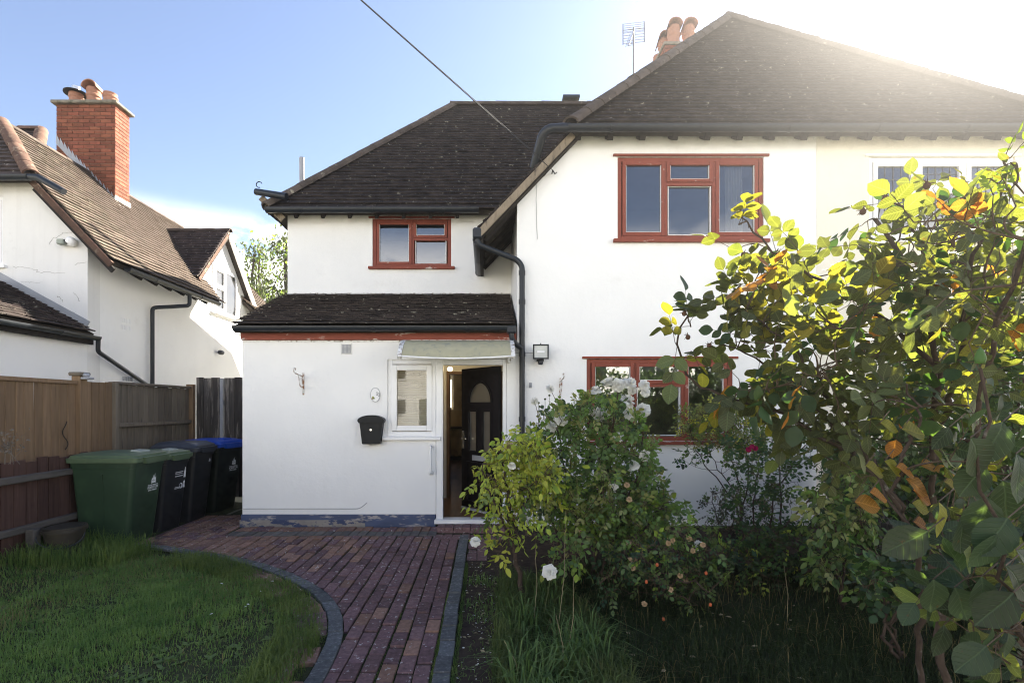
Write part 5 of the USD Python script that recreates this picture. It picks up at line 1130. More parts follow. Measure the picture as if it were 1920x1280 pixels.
# amber leaves low on the near cane, large dark leaves at the lower right
amber = [(1632, 880, 1.5, .062), (1668, 872, 1.5, .058), (1690, 882, 1.48, .055), (1735, 880, 1.5, .05), (1760, 888, 1.5, .05), (1708, 905, 1.5, .065), (1722, 925, 1.5, .06), (1780, 910, 1.5, .055), (1612, 948, 1.45, .064), (1640, 930, 1.45, .055), (1720, 950, 1.48, .05), (1722, 985, 1.48, .055), (1700, 1000, 1.48, .05), (1725, 1015, 1.48, .05), (1660, 800, 1.5, .05), (1700, 812, 1.48, .07)]
for x, y, d, s_ in amber:
    a = R.r.uniform(-.6, .6); R.leaf(at(x - 10, y - 8, d), nrm([math.cos(a), R.r.uniform(-.2, .2), -.35 + math.sin(a) * .6]), nrm([R.r.normal(0, .3), -.75, .55]), s_ * 1.22, 'leaf_rose_amber' if R.r.random() < .7 else 'leaf_rose_yellow', 'rose')
    R.tw.tube([at(x - 10, y - 8, d), at(x - 10 + 18, y - 30, d + .02)], [.0015, .002], 4)
big = [(1740, 1025, 1.15, .105, 'leaf_big'), (1760, 970, 1.2, .085, 'leaf_rose_yellow'), (1800, 1000, 1.12, .09, 'leaf_big'), (1850, 960, 1.1, .10, 'leaf_big'), (1890, 1000, 1.05, .10, 'leaf_big'), (1880, 930, 1.1, .10, 'leaf_big'), (1820, 850, 1.05, .105, 'leaf_big'), (1880, 820, 1.08, .10, 'leaf_big'), (1800, 1050, 1.15, .085, 'leaf_rose'), (1750, 1115, 1.15, .085, 'leaf_big'), (1790, 1130, 1.15, .09, 'leaf_big'), (1735, 1140, 1.2, .085, 'leaf_big'), (1770, 1200, 1.2, .08, 'leaf_big'), (1840, 1110, 1.1, .09, 'leaf_big'), (1885, 1090, 1.08, .10, 'leaf_big'), (1900, 1140, 1.05, .10, 'leaf_big'), (1860, 1200, 1.15, .075, 'leaf_big'), (1890, 1215, 1.15, .06, 'leaf_big'), (1850, 1240, 1.1, .09, 'leaf_big'), (1905, 1060, 1.0, .11, 'leaf_big'), (1845, 900, 1.1, .085, 'leaf_big'), (1870, 1030, 1.05, .09, 'leaf_big'), (1780, 830, 1.3, .07, 'leaf_big'), (1905, 880, 1.02, .10, 'leaf_big')]
for x, y, d, s_, m in big:
    a = R.r.uniform(-2.6, -.5); R.leaf(at(x, y - 30, d), nrm([math.cos(a), R.r.uniform(-.25, .25), math.sin(a)]), nrm([R.r.normal(0, .3), -.8, .45]), s_, m, 'rose')
    R.tw.tube([at(x, y - 30, d), at(x + 30, y - 55, d + .05)], [.0016, .002], 4)
for T in in_poly_px([(1760, 800), (1920, 780), (1920, 1230), (1840, 1230), (1780, 1060)], 30, R.r, 1.3, 1.8): R.twig_to(T, leaves=2, size=.055, mats=('leaf_big', 'leaf_rose', 'leaf_rose_yellow'), probs=(.6, .33, .07))
for T in in_poly_px([(1790, 1060), (1920, 1050), (1920, 1270), (1830, 1270)], 16, R.r, 1.15, 1.6): R.twig_to(T, leaves=2, size=.066, mats=('leaf_big', 'leaf_rose'), probs=(.75, .25))
for x, y, d in ((1386, 392, 2.25), (1415, 402, 2.25), (1394, 478, 2.2), (1283, 588, 2.44), (1345, 628, 2.42), (1330, 648, 2.4), (1618, 397, 1.9), (1660, 372, 1.8), (1738, 348, 1.7), (1290, 632, 2.4)):
    c = at(x, y, d); h = MB().add(trimesh.creation.icosphere(1, .011).apply_scale([1, 1, 1.15]).apply_translation(c))
    for k_ in range(7): h.tube([c + [0, 0, .006], c + unit(R.r.normal(0, 1, 3) + [0, 0, 1.0]) * .024], [.003, .0006], 4)
    put(rose, 'dead_bloom', h, 'dead_head')
bc = at(1838, 682, 1.05); put(rose, 'rose_bud', MB().lathe([(.0, 0), (.008, .002), (.010, .012), (.006, .026), (.0, .036)], bc, 10), 'leaf_mid', smooth=True)
R.finish(rose, 300, 9)

# ---------------------------------------------------- yellow-green rose by the door
yb = thing('yellow_green_rose', 'small lemon green rose bush with drooping leaves on a dark gnarled stem, before the doorway', 'rose bush')
Y = Plant(102); b0 = np.array([.33, 3.95, -.03])
Y.cane(yb, [b0] + C((968, 1060, 3.98), (958, 1000, 4.0), (955, 960, 4.0), (950, 900, 4.0), (945, 850, 4.0)), .024, .008, n=18)
Y.cane(yb, C((960, 1010, 4.0), (935, 960, 3.95), (915, 910, 3.9), (905, 870, 3.9)), .012, .005); Y.cane(yb, C((958, 1000, 4.0), (985, 940, 4.05), (1005, 890, 4.1), (1010, 850, 4.1)), .012, .005)
Y.cane(yb, C((962, 1030, 4.0), (938, 1000, 3.85), (930, 1000, 3.8)), .008, .004)
for T in in_poly_px([(895, 880), (925, 835), (965, 815), (1010, 825), (1040, 870), (1045, 920), (1000, 930), (920, 930), (890, 900)], 150, Y.r, 3.75, 4.25): Y.twig_to(T, leaves=2, size=.060, mats=('leaf_lemon', 'leaf_bright', 'leaf_pale'), probs=(.42, .48, .10), tpl='slim', droop=1.0, r0=.003)
for T in in_poly_px([(890, 930), (1000, 925), (1010, 1000), (930, 1015), (900, 960)], 40, Y.r, 3.75, 4.2): Y.twig_to(T, leaves=2, size=.058, mats=('leaf_bright', 'leaf_mid'), probs=(.75, .25), tpl='slim', droop=.9, r0=.003)
for T in in_poly_px([(905, 1000), (940, 1005), (945, 1035), (915, 1035)], 5, Y.r, 3.7, 3.9): Y.twig_to(T, leaves=2, size=.058, mats=('leaf_bright', 'leaf_lemon'), tpl='slim', droop=.9, r0=.003)
for i, (x, y, d, s_) in enumerate(((891, 1014, 3.75, .055), (960, 872, 3.8, .045), (955, 838, 4.1, .06))): bloom(yb, at(x, y, d), s_, 'petal_white' if i != 2 else 'petal_cream', seed=i)
Y.finish(yb, 300, 9)

# ---------------------------------------------------- white rose
wb = thing('white_rose', 'tall dark green rose bush with white blooms in front of the lower red window', 'rose bush')
W = Plant(103); b0 = np.array([.95, 4.75, -.03])
for pts, r0 in ((((1090, 1080, 4.7), (1080, 980, 4.75), (1060, 880, 4.8), (1045, 800, 4.85), (1040, 760, 4.9)), .020), (((1105, 1080, 4.7), (1120, 960, 4.7), (1140, 850, 4.75), (1150, 780, 4.8), (1160, 730, 4.8)), .020), (((1110, 1080, 4.7), (1160, 980, 4.6), (1190, 900, 4.6), (1205, 830, 4.6), (1190, 760, 4.7)), .016), (((1080, 1090, 4.6), (1040, 990, 4.5), (1010, 900, 4.6), (1000, 830, 4.8)), .014), (((1120, 1090, 4.6), (1200, 1000, 4.4), (1260, 940, 4.4)), .014)):
    W.cane(wb, [b0 + W.r.normal(0, .05, 3) * [1, 1, 0]] + C(*pts), r0, .004, n=20)
mats_w = ('leaf_mid', 'leaf_dark', 'leaf_pale')
for T in in_poly_px([(985, 850), (1000, 790), (1060, 755), (1110, 745), (1190, 760), (1225, 830), (1235, 900), (1260, 950), (1240, 1000), (1100, 1010), (1000, 960)], 640, W.r, 4.35, 5.5): W.twig_to(T, leaves=3, size=.056, mats=mats_w, probs=(.66, .14, .20), tpl='small3', r0=.0026)
for T in in_poly_px([(1040, 940), (1180, 920), (1290, 950), (1250, 1040), (1060, 1010)], 130, W.r, 4.1, 4.6): W.twig_to(T, leaves=2, size=.055, mats=('leaf_bright', 'leaf_mid', 'leaf_pale'), probs=(.28, .5, .22), tpl='small3', droop=.7, r0=.0026)
for T in in_poly_px([(940, 830), (985, 790), (1000, 800), (990, 880)], 14, W.r, 4.8, 5.3): W.twig_to(T, leaves=2, size=.045, mats=mats_w, probs=(.7, .2, .1), tpl='small3', r0=.0022)
for T in in_poly_px([(1000, 880), (1130, 870), (1190, 960), (1120, 1015), (1030, 1005)], 60, W.r, 3.95, 4.4): W.twig_to(T, leaves=2, size=.062, mats=('leaf_pale', 'leaf_bright', 'leaf_mid'), probs=(.4, .35, .25), tpl='slim', droop=.7, r0=.0026)
for T in in_poly_px([(1010, 1010), (1100, 1010), (1110, 1060), (1030, 1065)], 16, W.r, 3.8, 4.1): W.twig_to(T, leaves=2, size=.055, mats=('leaf_mid', 'leaf_bright'), probs=(.8, .2), tpl='small3', droop=.6, r0=.0026)
WBL = [(1117, 731, .05), (1139, 717, .055), (1158, 722, .06), (1182, 718, .06), (1186, 730, .05), (1209, 722, .05), (1210, 735, .04), (1177, 750, .07), (1204, 768, .065), (1182, 773, .06), (1125, 778, .065), (1133, 772, .05), (1034, 799, .05), (1053, 784, .06), (1160, 818, .045), (1186, 872, .055), (1209, 853, .05), (1003, 752, .035), (1032, 728, .04), (1208, 770, .05), (1258, 1018, .04), (1277, 968, .045), (1310, 1022, .045), (1152, 910, .04), (1108, 770, .045)]
for i, (x, y, s_) in enumerate(WBL):
    d = 4.45 if y > 800 else 4.6; c = at(x, y, d); bloom(wb, c, s_ * 1.5, 'petal_white', seed=20 + i)
    nd = np.array(W.nodes); A = nd[np.argmin(np.linalg.norm(nd - c - [0, 0, -.15], axis=1))]; W.tw.tube([A, (A + c) / 2 + [0, 0, .03], c - [0, 0, .01]], [.003, .0025, .002], 4, cap=False)
for i, (x, y) in enumerate(((1030, 741), (1022, 748), (1010, 755), (1045, 770), (1092, 746), (1108, 752), (1160, 752), (1170, 738), (1012, 762), (1060, 775))):
    c = at(x, y, 4.85); put(wb, 'bud', MB().add(trimesh.creation.icosphere(1, .011).apply_translation(c)).tube([c + [0, 0, -.13], c], [.002, .0018], 4), 'green_twig')
for i, (x, y) in enumerate(((1175, 908), (1180, 935), (1090, 995), (1180, 1018), (1190, 1050), (1250, 1010), (1258, 1017), (1278, 1068), (1300, 1010), (1286, 1085))): bloom(wb, at(x, y, 4.1), .034, 'petal_cream', seed=60 + i, layers=3)
W.finish(wb, 300, 8)

# ---------------------------------------------------- low rose with hips, in front
lr = thing('low_rose', 'low spreading rose with orange hips and cream blooms beside the dark lawn', 'rose bush')
Q = Plant(104); b0 = np.array([1.35, 4.1, -.03])
for pts in (((1240, 1060, 4.05), (1262, 1000, 4.0), (1290, 985, 3.95)), ((1250, 1080, 3.9), (1300, 1030, 3.8), (1345, 1040, 3.75)), ((1230, 1090, 4.0), (1205, 1040, 3.9), (1190, 1000, 3.9)), ((1250, 1100, 3.8), (1290, 1090, 3.6), (1330, 1110, 3.55))): Q.cane(lr, [b0] + C(*pts), .011, .004)
for T in in_poly_px([(1180, 1010), (1230, 985), (1300, 965), (1360, 1020), (1380, 1060), (1350, 1110), (1310, 1140), (1250, 1150), (1200, 1110), (1180, 1060)], 130, Q.r, 3.5, 4.1): Q.twig_to(T, leaves=2, size=.042, mats=('leaf_mid', 'leaf_bright', 'leaf_dark'), probs=(.58, .14, .28), tpl='small3', droop=.5, r0=.0024)
for i, (x, y) in enumerate(((1254, 1018), (1262, 1012), (1182, 1048), (1186, 1064), (1292, 1010), (1300, 1032), (1275, 1078), (1258, 1104), (1208, 1132), (1318, 1020))): bloom(lr, at(x, y, 3.6), .028, 'petal_cream', seed=80 + i, layers=3)
for x, y in ((1232, 1058), (1324, 1074), (1332, 1133), (1244, 1160), (1212, 1090)): put(lr, 'rose_hip', trimesh.creation.icosphere(1, .011).apply_scale([1, 1, 1.3]).apply_translation(at(x, y, 3.55)), 'rose_hip', smooth=True)
for T in in_poly_px([(1110, 1040), (1190, 1010), (1210, 1120), (1130, 1120)], 26, Q.r, 3.6, 4.1): Q.twig_to(T, leaves=2, size=.048, mats=('leaf_dark', 'leaf_mid'), probs=(.6, .4), tpl='small3', droop=.5, r0=.0024)
Q.finish(lr, 300, 9)

# ---------------------------------------------------- small white-flowered sprig on the lawn edge: blown petals and blooms
bl2 = thing('fallen_bloom', 'large white bloom hanging low over the long grass beside the path', 'flower'); bloom(bl2, at(1031, 1072, 3.5), .075, 'petal_white', face=(0, -.8, .2), seed=91); put(bl2, 'stalk', MB().tube([at(1031, 1072, 3.5), at(1040, 1040, 3.55), at(1020, 1150, 3.55)], .002, 4), 'green_twig')

# ---------------------------------------------------- shrubs along the wing wall
def shrub(name, label, cat, base, canes, polys, seed, mats, probs, size, tpl, dr, twig='twig', leaves=3, pairs=2, droop=.35, minpx=9, r0=.012, limit=300):
    t = thing(name, label, cat); p = Plant(seed)
    for pts in canes: p.cane(t, [np.array(base) + p.r.normal(0, .05, 3) * [1, 1, 0]] + C(*pts), r0, .003, n=16)
    for poly, n in polys:
        for T in in_poly_px(poly, n, p.r, *dr): p.twig_to(T, leaves=leaves, size=size, mats=mats, probs=probs, tpl=tpl, pairs=pairs, droop=droop, r0=.0026)
    p.finish(t, limit, minpx, twigmat=twig); return t, p
t, p = shrub('pink_rose', 'leggy dark rose with magenta blooms between the white rose and the dark lawn corner', 'rose bush', (2.55, 4.9, -.03), (((1410, 1060, 4.9), (1415, 960, 4.9), (1420, 880, 4.95), (1400, 830, 5.0)), ((1420, 1060, 4.9), (1450, 940, 4.9), (1500, 850, 5.0), (1530, 790, 5.0)), ((1405, 1060, 4.9), (1385, 950, 5.0), (1350, 880, 5.0), (1330, 850, 5.0)), ((1430, 1060, 4.8), (1460, 900, 4.8), (1470, 810, 4.8)), ((1425, 1060, 4.8), (1560, 900, 4.7), (1620, 860, 4.7))),
    [([(1350, 850), (1400, 800), (1480, 780), (1560, 800), (1640, 840), (1620, 930), (1540, 1010), (1420, 1030), (1370, 980), (1380, 900)], 200), ([(1245, 862), (1290, 845), (1340, 838), (1340, 862), (1290, 868)], 9)], 105, ('leaf_dark', 'leaf_mid'), (.7, .3), .048, 'small3', (4.6, 5.3))
for i, (x, y) in enumerate(((1411, 836), (1404, 842), (1416, 840), (1609, 873))): bloom(t, at(x, y, 4.7), .035, 'petal_pink', seed=110 + i)
shrub('feathery_shrub', 'pale yellowish fine-leaved shrub in front of the right end of the lower red window', 'shrub', (2.75, 5.75, -.03), (((1390, 960, 5.7), (1370, 860, 5.7), (1340, 800, 5.7)), ((1395, 960, 5.7), (1400, 850, 5.7), (1390, 780, 5.75)), ((1385, 960, 5.7), (1330, 880, 5.6), (1295, 810, 5.6))), [([(1262, 770), (1300, 755), (1370, 748), (1420, 765), (1440, 850), (1370, 850), (1310, 830), (1275, 815)], 240)], 106, ('leaf_pale', 'leaf_mid', 'leaf_lemon'), (.6, .3, .1), .038, 'small', (5.3, 6.0), leaves=4, minpx=8)
shrub('grey_seedhead_shrub', 'low greyish shrub with spent seed heads below the lower red window', 'shrub', (2.45, 5.9, -.03), (((1350, 1010, 5.6), (1340, 960, 5.6), (1335, 925, 5.6)), ((1360, 1010, 5.6), (1380, 950, 5.6), (1390, 920, 5.6))), [([(1312, 945), (1340, 922), (1400, 915), (1450, 940), (1450, 1020), (1330, 1020)], 120)], 107, ('leaf_grey', 'dry_stalk', 'leaf_mid'), (.55, .2, .25), .036, 'small', (5.2, 5.9), leaves=3, minpx=8)
shrub('mixed_low_shrub', 'low dark green shrub with some yellow leaves at the back of the dark lawn', 'shrub', (2.3, 4.75, -.03), (((1400, 1090, 4.6), (1390, 1040, 4.6)), ((1430, 1090, 4.6), (1450, 1040, 4.6)), ((1470, 1090, 4.6), (1520, 1040, 4.6))), [([(1330, 1040), (1400, 1000), (1500, 1000), (1580, 1020), (1570, 1100), (1420, 1110), (1340, 1090)], 170)], 108, ('leaf_dark', 'leaf_mid', 'leaf_bright'), (.65, .27, .08), .050, 'small3', (4.2, 4.9), leaves=3)
shrub('arching_shrub', 'mid green shrub with hanging pointed leaves before the dark dividing fence', 'shrub', (2.75, 3.9, -.03), (((1570, 1080, 3.85), (1570, 980, 3.8), (1590, 920, 3.8)), ((1580, 1080, 3.8), (1620, 960, 3.8), (1640, 900, 3.8)), ((1575, 1090, 3.75), (1540, 1000, 3.8))), [([(1510, 930), (1580, 885), (1650, 900), (1640, 1000), (1580, 1090), (1545, 1080), (1520, 1000)], 120)], 109, ('leaf_mid', 'leaf_pale', 'leaf_dark'), (.55, .25, .2), .062, 'slim', (3.5, 4.1), leaves=3, droop=1.1)
shrub('bramble', 'low leafy bramble trailing under the big rose at the right', 'shrub', (2.6, 3.1, -.03), (((1660, 1150, 3.0), (1640, 1090, 3.0), (1620, 1050, 3.0)), ((1680, 1150, 3.0), (1720, 1080, 3.0)), ((1670, 1160, 2.9), (1760, 1120, 2.8))), [([(1600, 1060), (1640, 1030), (1720, 1040), (1800, 1080), (1800, 1150), (1700, 1150), (1620, 1120)], 60)], 110, ('leaf_dark', 'leaf_mid'), (.7, .3), .050, 'rose', (2.7, 3.3), leaves=3)
shrub('dark_evergreen_shrub', 'tall dense dark evergreen shrub behind the big rose at the right', 'shrub', (4.0, 4.3, -.03), (((1760, 1000, 4.3), (1740, 850, 4.3), (1730, 720, 4.3)), ((1800, 1000, 4.3), (1820, 800, 4.3), (1830, 640, 4.3)), ((1840, 1000, 4.2), (1900, 800, 4.2), (1930, 640, 4.2)), ((1790, 1000, 4.2), (1700, 900, 4.2), (1660, 780, 4.2))), [([(1590, 800), (1640, 720), (1700, 640), (1800, 570), (1920, 520), (2000, 520), (2000, 1080), (1700, 1060), (1640, 960)], 520)], 111, ('leaf_dark', 'leaf_mid'), (.8, .2), .075, 'slim', (3.7, 5.2), leaves=4, r0=.03, limit=200)
# dry plant by the fence
dp_ = thing('dead_weed', 'dry grey dead weed standing behind the low fence at the far left', 'weed'); b = MB(); rr = np.random.default_rng(12)
for k_ in range(7):
    p0 = at(22 + rr.uniform(-14, 16), 870, 4.75); p1 = at(30 + rr.uniform(-30, 20), 805 + rr.uniform(0, 30), 4.75); m = (p0 + p1) / 2 + rr.normal(0, .02, 3); b.tube([p0, m, p1], [.003, .002, .0014], 4)
    for q in range(14):
        c = m + (p1 - m) * rr.random() * 1.1 + rr.normal(0, .018, 3); v, f = TPL['small']; D, N = unit(rr.normal(0, 1, 3)), unit(rr.normal(0, 1, 3)); b.add(c + .035 * (v[:, :1] * D + v[:, 1:2] * np.cross(N, D) + v[:, 2:] * N), f)
put(dp_, 'stalks', b, 'dead_grey', kind='stuff')
iv = thing('bindweed_sprig', 'thin dark twisting sprig climbing the tan fence', 'weed'); t = np.linspace(0, 1, 12); put(iv, 'stem', MB().tube(np.stack([np.full(12, FX + .03) + .01 * np.sin(9 * t), 5.75 + .03 * np.sin(7 * t), 1.05 + .32 * t], 1), .005, 6), 'dark_timber')

# ---------------------------------------------------- tree far behind between the houses
def far_tree(label, base, top, crown, seed, n=1500):
    tr = thing('garden_tree', label, 'tree'); p = Plant(seed); base, top = np.array(base, float), np.array(top, float); c = base + (top - base) * np.linspace(0, 1, 8)[:, None] + p.r.normal(0, .12, (8, 3)) * np.linspace(0, 1, 8)[:, None]
    put(tr, 'trunk', MB().tube(c, np.linspace(.22, .05, 8), 8), 'bark', smooth=40); lb = MB(); cl = []
    for k_ in range(46):
        a, z = p.r.uniform(0, 2 * math.pi), p.r.uniform(.25, 1.0); rad = crown * math.sin(math.pi * (z * .8 + .15)) * p.r.uniform(.4, 1.0); s0 = c[min(7, int(z * 6))]; e = np.array([s0[0] + rad * math.cos(a), s0[1] + rad * math.sin(a), base[2] + (top[2] - base[2]) * z + p.r.uniform(.2, .9)]); lb.tube([s0, (s0 + e) / 2 + [0, 0, .3], e], [.05, .03, .012], 5, cap=False); cl.append(e)
    put(tr, 'limbs', lb, 'bark'); m = MB(); m2 = MB()
    for e in cl:
        for q in range(n // 46):
            P = e + p.r.normal(0, .36, 3) * [1, 1, .9] - [0, 0, p.r.uniform(0, .5)]; D = unit(p.r.normal(0, .5, 3) + [0, 0, -.9]); N = unit(p.r.normal(0, 1, 3)); N = unit(N - D * (N @ D)); v, f = TPL['slim']; (m if p.r.random() < .7 else m2).add(P + p.r.uniform(.12, .22) * (v[:, :1] * D + v[:, 1:2] * np.cross(N, D) + v[:, 2:] * N), f)
    put(tr, 'crown', m, 'leaf_tree', kind='stuff', smooth=True); put(tr, 'crown', m2, 'leaf_mid', kind='stuff', smooth=True)
far_tree('feathery pale green tree rising between the two houses, lower left crown', at(486, 780, 26) * [1, 1, 0], at(478, 478, 26), 1.25, 201, 4600)
far_tree('feathery pale green tree close to the corner of the white house, taller right crown', at(536, 780, 24) * [1, 1, 0], at(532, 462, 24), 1.1, 202, 4600)
# hedge across the street, which the lower windows mirror
def hedge(name, label, x0, x1, y0, y1, z1, seed, n, mats=('leaf_dark', 'leaf_mid')):
    h = thing(name, label, 'hedge'); r = np.random.default_rng(seed); P = np.stack([r.uniform(x0, x1, n), r.uniform(y0, y1, n), r.uniform(0, 1, n) ** .8 * z1], 1); P[:, 2] *= .75 + .4 * meshkit.noise(P * [.8, .8, 0]); D = unit(r.normal(0, 1, (n, 3))); N = unit(np.cross(D, r.normal(0, 1, (n, 3)))); S = np.cross(N, D); v, f = TPL['small']; sz = r.uniform(.12, .26, n)
    for k_, mt in enumerate(mats):
        i = np.arange(n) % len(mats) == k_; V = P[i, None] + sz[i, None, None] * (v[None, :, :1] * D[i, None] + v[None, :, 1:2] * S[i, None] + v[None, :, 2:] * N[i, None]); m = i.sum(); put(h, 'foliage', (V.reshape(-1, 3), (f[None] + (np.arange(m) * len(v))[:, None, None]).reshape(-1, 3)), mt, kind='stuff')
    put(h, 'stems', MB().box(x0 + .1, x1 - .1, (y0 + y1) / 2 - .1, (y0 + y1) / 2 + .1, -.05, z1 * .55), 'dark_timber')
hedge('street_hedge', 'tall dark hedge across the street, mirrored in the lower window', 0, 16, -16.5, -14, 3.9, 301, 17000)
for k_, (x0, x1) in enumerate(((-22, -12.5), (-8.5, 1.0), (5, 14.5))):
    hb = thing('house_across_street', ('white rendered house across the street, left of the three mirrored in the windows', 'white rendered house across the street, middle of the three mirrored in the windows', 'white rendered house across the street behind the mirrored hedge')[k_], 'house')
    put(hb, 'wall', MB().box(x0, x1, -30, -21, -.1, 5.0), 'white_render'); put(hb, 'roof', trimesh.convex.convex_hull(np.array([(x, y, z) for x in (x0 - .3, x1 + .3) for y, z in ((-30.4, 4.9), (-20.6, 4.9), (-30.4, 5.05), (-20.6, 5.05))] + [(x0 + 2, -25.5, 8.6), (x1 - 2, -25.5, 8.6)])), 'roof_tile_sunny')
    for a in (.14, .58):
        for z in (.95, 3.3):
            xa = x0 + (x1 - x0) * a; w_ = put(hb, 'window', MB().box(xa, xa + 1.9, -21.02, -20.94, z, z + 1.15), 'white_plastic'); put(w_, 'pane', MB().box(xa + .1, xa + .9, -20.94, -20.93, z + .1, z + 1.05).box(xa + 1.0, xa + 1.8, -20.94, -20.93, z + .1, z + 1.05), 'black_plastic')
    put(hb, 'door', MB().box(x0 + 4.1, x0 + 5.0, -21.02, -20.93, 0, 2.05), 'bin_green')

# ---------------------------------------------------- grass
def blades(poly, n, h0, h1, w, seed, lean=.5, dens=None, zfun=gz):
    r = np.random.default_rng(seed); P = Polygon(poly).buffer(0); x0, y0, x1, y1 = P.bounds; out = []; got = 0
    while got < n:
        X = np.stack([r.uniform(x0, x1, n), r.uniform(y0, y1, n)], 1); ok = shapely.contains_xy(P, X[:, 0], X[:, 1])
        if dens is not None: ok &= r.random(n) < dens(X)
        out.append(X[ok]); got += ok.sum()
    X = np.vstack(out)[:n]; z = zfun(X[:, 0], X[:, 1]); B = np.column_stack([X, z]); a = r.uniform(0, 2 * np.pi, n); hh = r.uniform(h0, h1, n) * (.6 + .8 * meshkit.noise(np.column_stack([X * 2.2, np.zeros(n)]), seed)); D = np.stack([np.cos(a), np.sin(a), 0 * a], 1); S = np.stack([-np.sin(a), np.cos(a), 0 * a], 1); ln = r.uniform(.15, 1.0, n) * lean
    W_2 = (w * r.uniform(.6, 1.3, n))[:, None]; M = B + D * (hh * ln * .35)[:, None] + np.array([0, 0, 1.0]) * (hh * .62)[:, None]; T = B + D * (hh * ln)[:, None] + np.array([0, 0, 1.0]) * (hh * np.clip(1 - ln * .5, .3, 1))[:, None]
    V = np.stack([B - S * W_2, B + S * W_2, M - S * W_2 * .8, M + S * W_2 * .8, T], 1).reshape(-1, 3); f = np.array([(0, 1, 3), (0, 3, 2), (2, 3, 4)]); return V, (f[None] + (np.arange(n) * 5)[:, None, None]).reshape(-1, 3)
off_c = np.array([np.array(c) for c in LineString(cu).parallel_offset(.24, 'left').coords]) if True else cu
lawn = [(-4.55, 2.1)] + [tuple(c) for c in sorted(map(tuple, off_c), key=lambda c: c[1])] + [(-3.95, 5.66), (-4.55, 5.6)]
lawnP = Polygon(lawn).buffer(0)
def dl1(X): return np.clip(meshkit.fbm(np.column_stack([X * 2.0, np.zeros(len(X))]), 3, 5) * 1.9 - .25, .15, 1)
lg = tag(UsdGeom.Xform.Define(stage, '/World/lawn_grass'), 'short rough grass of the left lawn inside the curved edging', kind='stuff')
lp = list(lawnP.exterior.coords) if lawnP.geom_type == 'Polygon' else lawn
V, f = blades(lp, 60000, .018, .075, .0022, 401, 1.0, dl1); put(lg, 'blades', (V, f), 'grass_blade', kind='stuff')
V, f = blades(lp, 15000, .02, .06, .0020, 402, 1.1, lambda X: np.clip(meshkit.noise(np.column_stack([X * 1.1, np.ones(len(X))]), 8) * 2.4 - .9, .04, 1)); put(lg, 'dry_blades', (V, f), 'grass_dry', kind='stuff')
edge = LineString(cu).parallel_offset(.30, 'left').buffer(.15); V, f = blades(list(edge.exterior.coords), 9000, .06, .15, .0022, 403, .9, lambda X: np.clip(meshkit.noise(np.column_stack([X * 3.0, np.zeros(len(X))]), 9) * 1.6 - .3, 0, 1)); V2, f2 = blades(list(LineString(cu).parallel_offset(.12, 'left').buffer(.10).exterior.coords), 1800, .02, .07, .0024, 413, 1.2, lambda X: np.clip(meshkit.noise(np.column_stack([X * 3.4, np.zeros(len(X))]), 19) * 3.0 - 1.6, 0.004, 1)); V, f = MB().add(V, f).add(V2, f2).mesh(); put(lg, 'edge_blades', (V, f), 'grass_blade', kind='stuff')
V, f = blades([(-4.55, 4.6), (-3.6, 4.9), (-3.55, 5.5), (-4.55, 5.6)], 3200, .10, .24, .0024, 404, .8); put(lg, 'long_blades', (V, f), 'grass_blade', kind='stuff')
# broad-leaved weeds in the lawn
b = MB(); rr = np.random.default_rng(77)
for k_ in range(420):
    x, y = rr.uniform(-3.9, -1.0), rr.uniform(2.6, 5.0)
    if not lawnP.contains(Point(x, y)): continue
    for q in range(rr.integers(4, 9)):
        a = rr.uniform(0, 2 * math.pi); D = nrm([math.cos(a), math.sin(a), rr.uniform(.2, .9)]); N = nrm(np.array([0, 0, 1.0]) - D * D[2]); v, f = TPL['slim']; b.add(np.array([x, y, -.03]) + rr.uniform(.022, .055) * (v[:, :1] * D + v[:, 1:2] * np.cross(N, D) + v[:, 2:] * N), f)
put(lg, 'weed_leaves', b, 'leaf_mid', kind='stuff', smooth=True)
rg = tag(UsdGeom.Xform.Define(stage, '/World/rough_grass'), 'long unkempt grass under the rose bushes right of the path', kind='stuff')
V, f = blades([(.03, 2.1), (.75, 2.1), (.85, 3.4), (.6, 4.6), (.12, 4.7), (.05, 3.4)], 7500, .07, .24, .0026, 405, 1.1, lambda X: np.clip(meshkit.noise(np.column_stack([X * 3.0, np.zeros(len(X))]), 4) * 1.6 - .25, .05, 1)); put(rg, 'blades', (V, f), 'grass_long', kind='stuff')
V, f = blades([(.12, 2.2), (.65, 2.2), (.7, 3.4), (.55, 4.1), (.2, 4.1)], 800, .18, .36, .0045, 411, 1.5, lambda X: np.clip(meshkit.noise(np.column_stack([X * 4.0, np.zeros(len(X))]), 14) * 2.2 - .7, .02, 1)); put(rg, 'arching_blades', (V, f), 'grass_long', kind='stuff')
V, f = blades([(-.15, 2.2), (.06, 2.2), (.12, 4.6), (-.15, 5.2)], 700, .02, .10, .0024, 412, 1.2, lambda X: np.clip(meshkit.noise(np.column_stack([X * 4.0, np.zeros(len(X))]), 15) * 2.4 - 1.0, .01, 1)); put(rg, 'strip_blades', (V, f), 'grass_blade', kind='stuff')
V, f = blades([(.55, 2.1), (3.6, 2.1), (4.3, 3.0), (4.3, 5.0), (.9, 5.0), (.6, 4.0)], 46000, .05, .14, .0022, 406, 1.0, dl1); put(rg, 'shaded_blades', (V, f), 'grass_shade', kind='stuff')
V, f = blades([(.4, 2.1), (3.4, 2.1), (3.9, 4.6), (.5, 4.6)], 1500, .10, .26, .0016, 407, 1.2); put(rg, 'dry_blades', (V, f), 'grass_dry', kind='stuff')
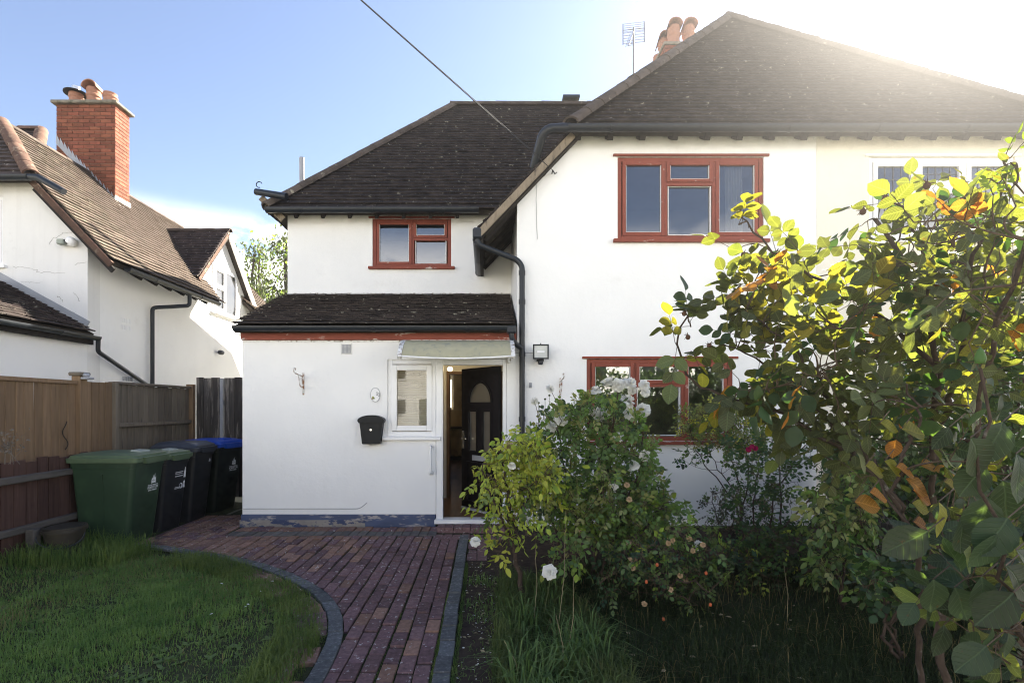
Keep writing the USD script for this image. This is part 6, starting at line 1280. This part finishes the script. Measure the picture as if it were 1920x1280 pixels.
for k_, (x0, y0, x1, y1, d) in enumerate(((1046, 1180, 1060, 960, 3.5), (1056, 1280, 1042, 1150, 2.9), (1062, 1240, 1075, 1080, 3.1), (975, 1280, 945, 1200, 2.85), (1000, 1170, 1003, 1020, 3.6), (1475, 1120, 1470, 1060, 3.6))):
    A_, B_ = at(x0, y0, d), at(x1, y1, d); A_[2] = -.03; put(rg, 'grass_stalk', MB().tube([A_, (A_ + B_) / 2 + [.02, 0, .01], B_], [.002, .0016, .0009], 4), 'dry_stalk')
# moss and grass in the path joints beside the blue edging
V, f = blades([(-.315, 2.1), (-.295, 2.1), (-.295, 4.2), (-.315, 4.2)], 900, .012, .03, .0016, 408, .9, zfun=lambda x, y: -.012 + 0 * x); V2, f2 = blades([(-.195, 2.1), (-.165, 2.1), (-.165, 5.0), (-.195, 5.0)], 1300, .015, .045, .0018, 409, .9, zfun=lambda x, y: -.015 + 0 * x)
V3, f3 = blades([(-.73, 2.1), (-.52, 2.1), (-.52, 3.8), (-.73, 3.8)], 420, .006, .018, .0014, 410, .9, lambda X: (np.abs(((X[:, 0] + .31) / W_) % 1 - .5) > .46) * 1.0, zfun=lambda x, y: -.010 + 0 * x)
put(rg, 'joint_blades', MB().add(V, f).add(V2, f2).add(V3, f3), 'grass_blade', kind='stuff')
# fallen petals and leaves
pt = tag(UsdGeom.Xform.Define(stage, '/World/fallen_petals'), 'scattered white rose petals and dry leaf litter on path, soil and grass', kind='stuff'); b, b2 = MB(), MB(); rr = np.random.default_rng(78); v, f = TPL['small']
def scatter(mb, poly, n, s0, s1, z):
    P = Polygon(poly); x0, y0, x1, y1 = P.bounds; k_ = 0
    while k_ < n:
        x, y = rr.uniform(x0, x1), rr.uniform(y0, y1)
        if not P.contains(Point(x, y)): continue
        a = rr.uniform(0, 6.28); D = nrm([math.cos(a), math.sin(a), rr.normal(0, .15)]); N = nrm([rr.normal(0, .25), rr.normal(0, .25), 1]); mb.add(np.array([x, y, z]) + rr.uniform(s0, s1) * (v[:, :1] * D + v[:, 1:2] * np.cross(N, D) + v[:, 2:] * N), f); k_ += 1
scatter(b, [(-.17, 2.8), (.05, 2.8), (.10, 4.6), (-.17, 5.2)], 90, .010, .024, -.012); scatter(b, [(-2.6, 4.9), (-1.2, 4.4), (-.6, 4.6), (-.5, 5.8), (-2.6, 5.8)], 26, .010, .02, .010); scatter(b, [(-2.4, 3.2), (-1.3, 3.2), (-1.3, 4.6), (-2.4, 4.6)], 7, .02, .035, .03)
scatter(b2, [(-.17, 2.8), (.06, 2.8), (.4, 5.2), (-.17, 5.6)], 110, .02, .045, -.012); scatter(b2, [(.9, 2.8), (3.4, 2.8), (3.4, 4.5), (.9, 4.5)], 60, .02, .05, .03); scatter(b2, [(-3.9, 5.5), (-3.2, 5.4), (-3.2, 6.6), (-3.8, 6.6)], 120, .015, .035, .012)
put(pt, 'petals', b, 'petal_white', kind='stuff'); put(pt, 'dry_leaves', b2, 'dry_stalk', kind='stuff')

put(None, 'haze', MB().box(-62, 62, -62, 62, -1.3, 11.4), 'haze', kind='stuff', label='thin bright air between the camera and the houses')
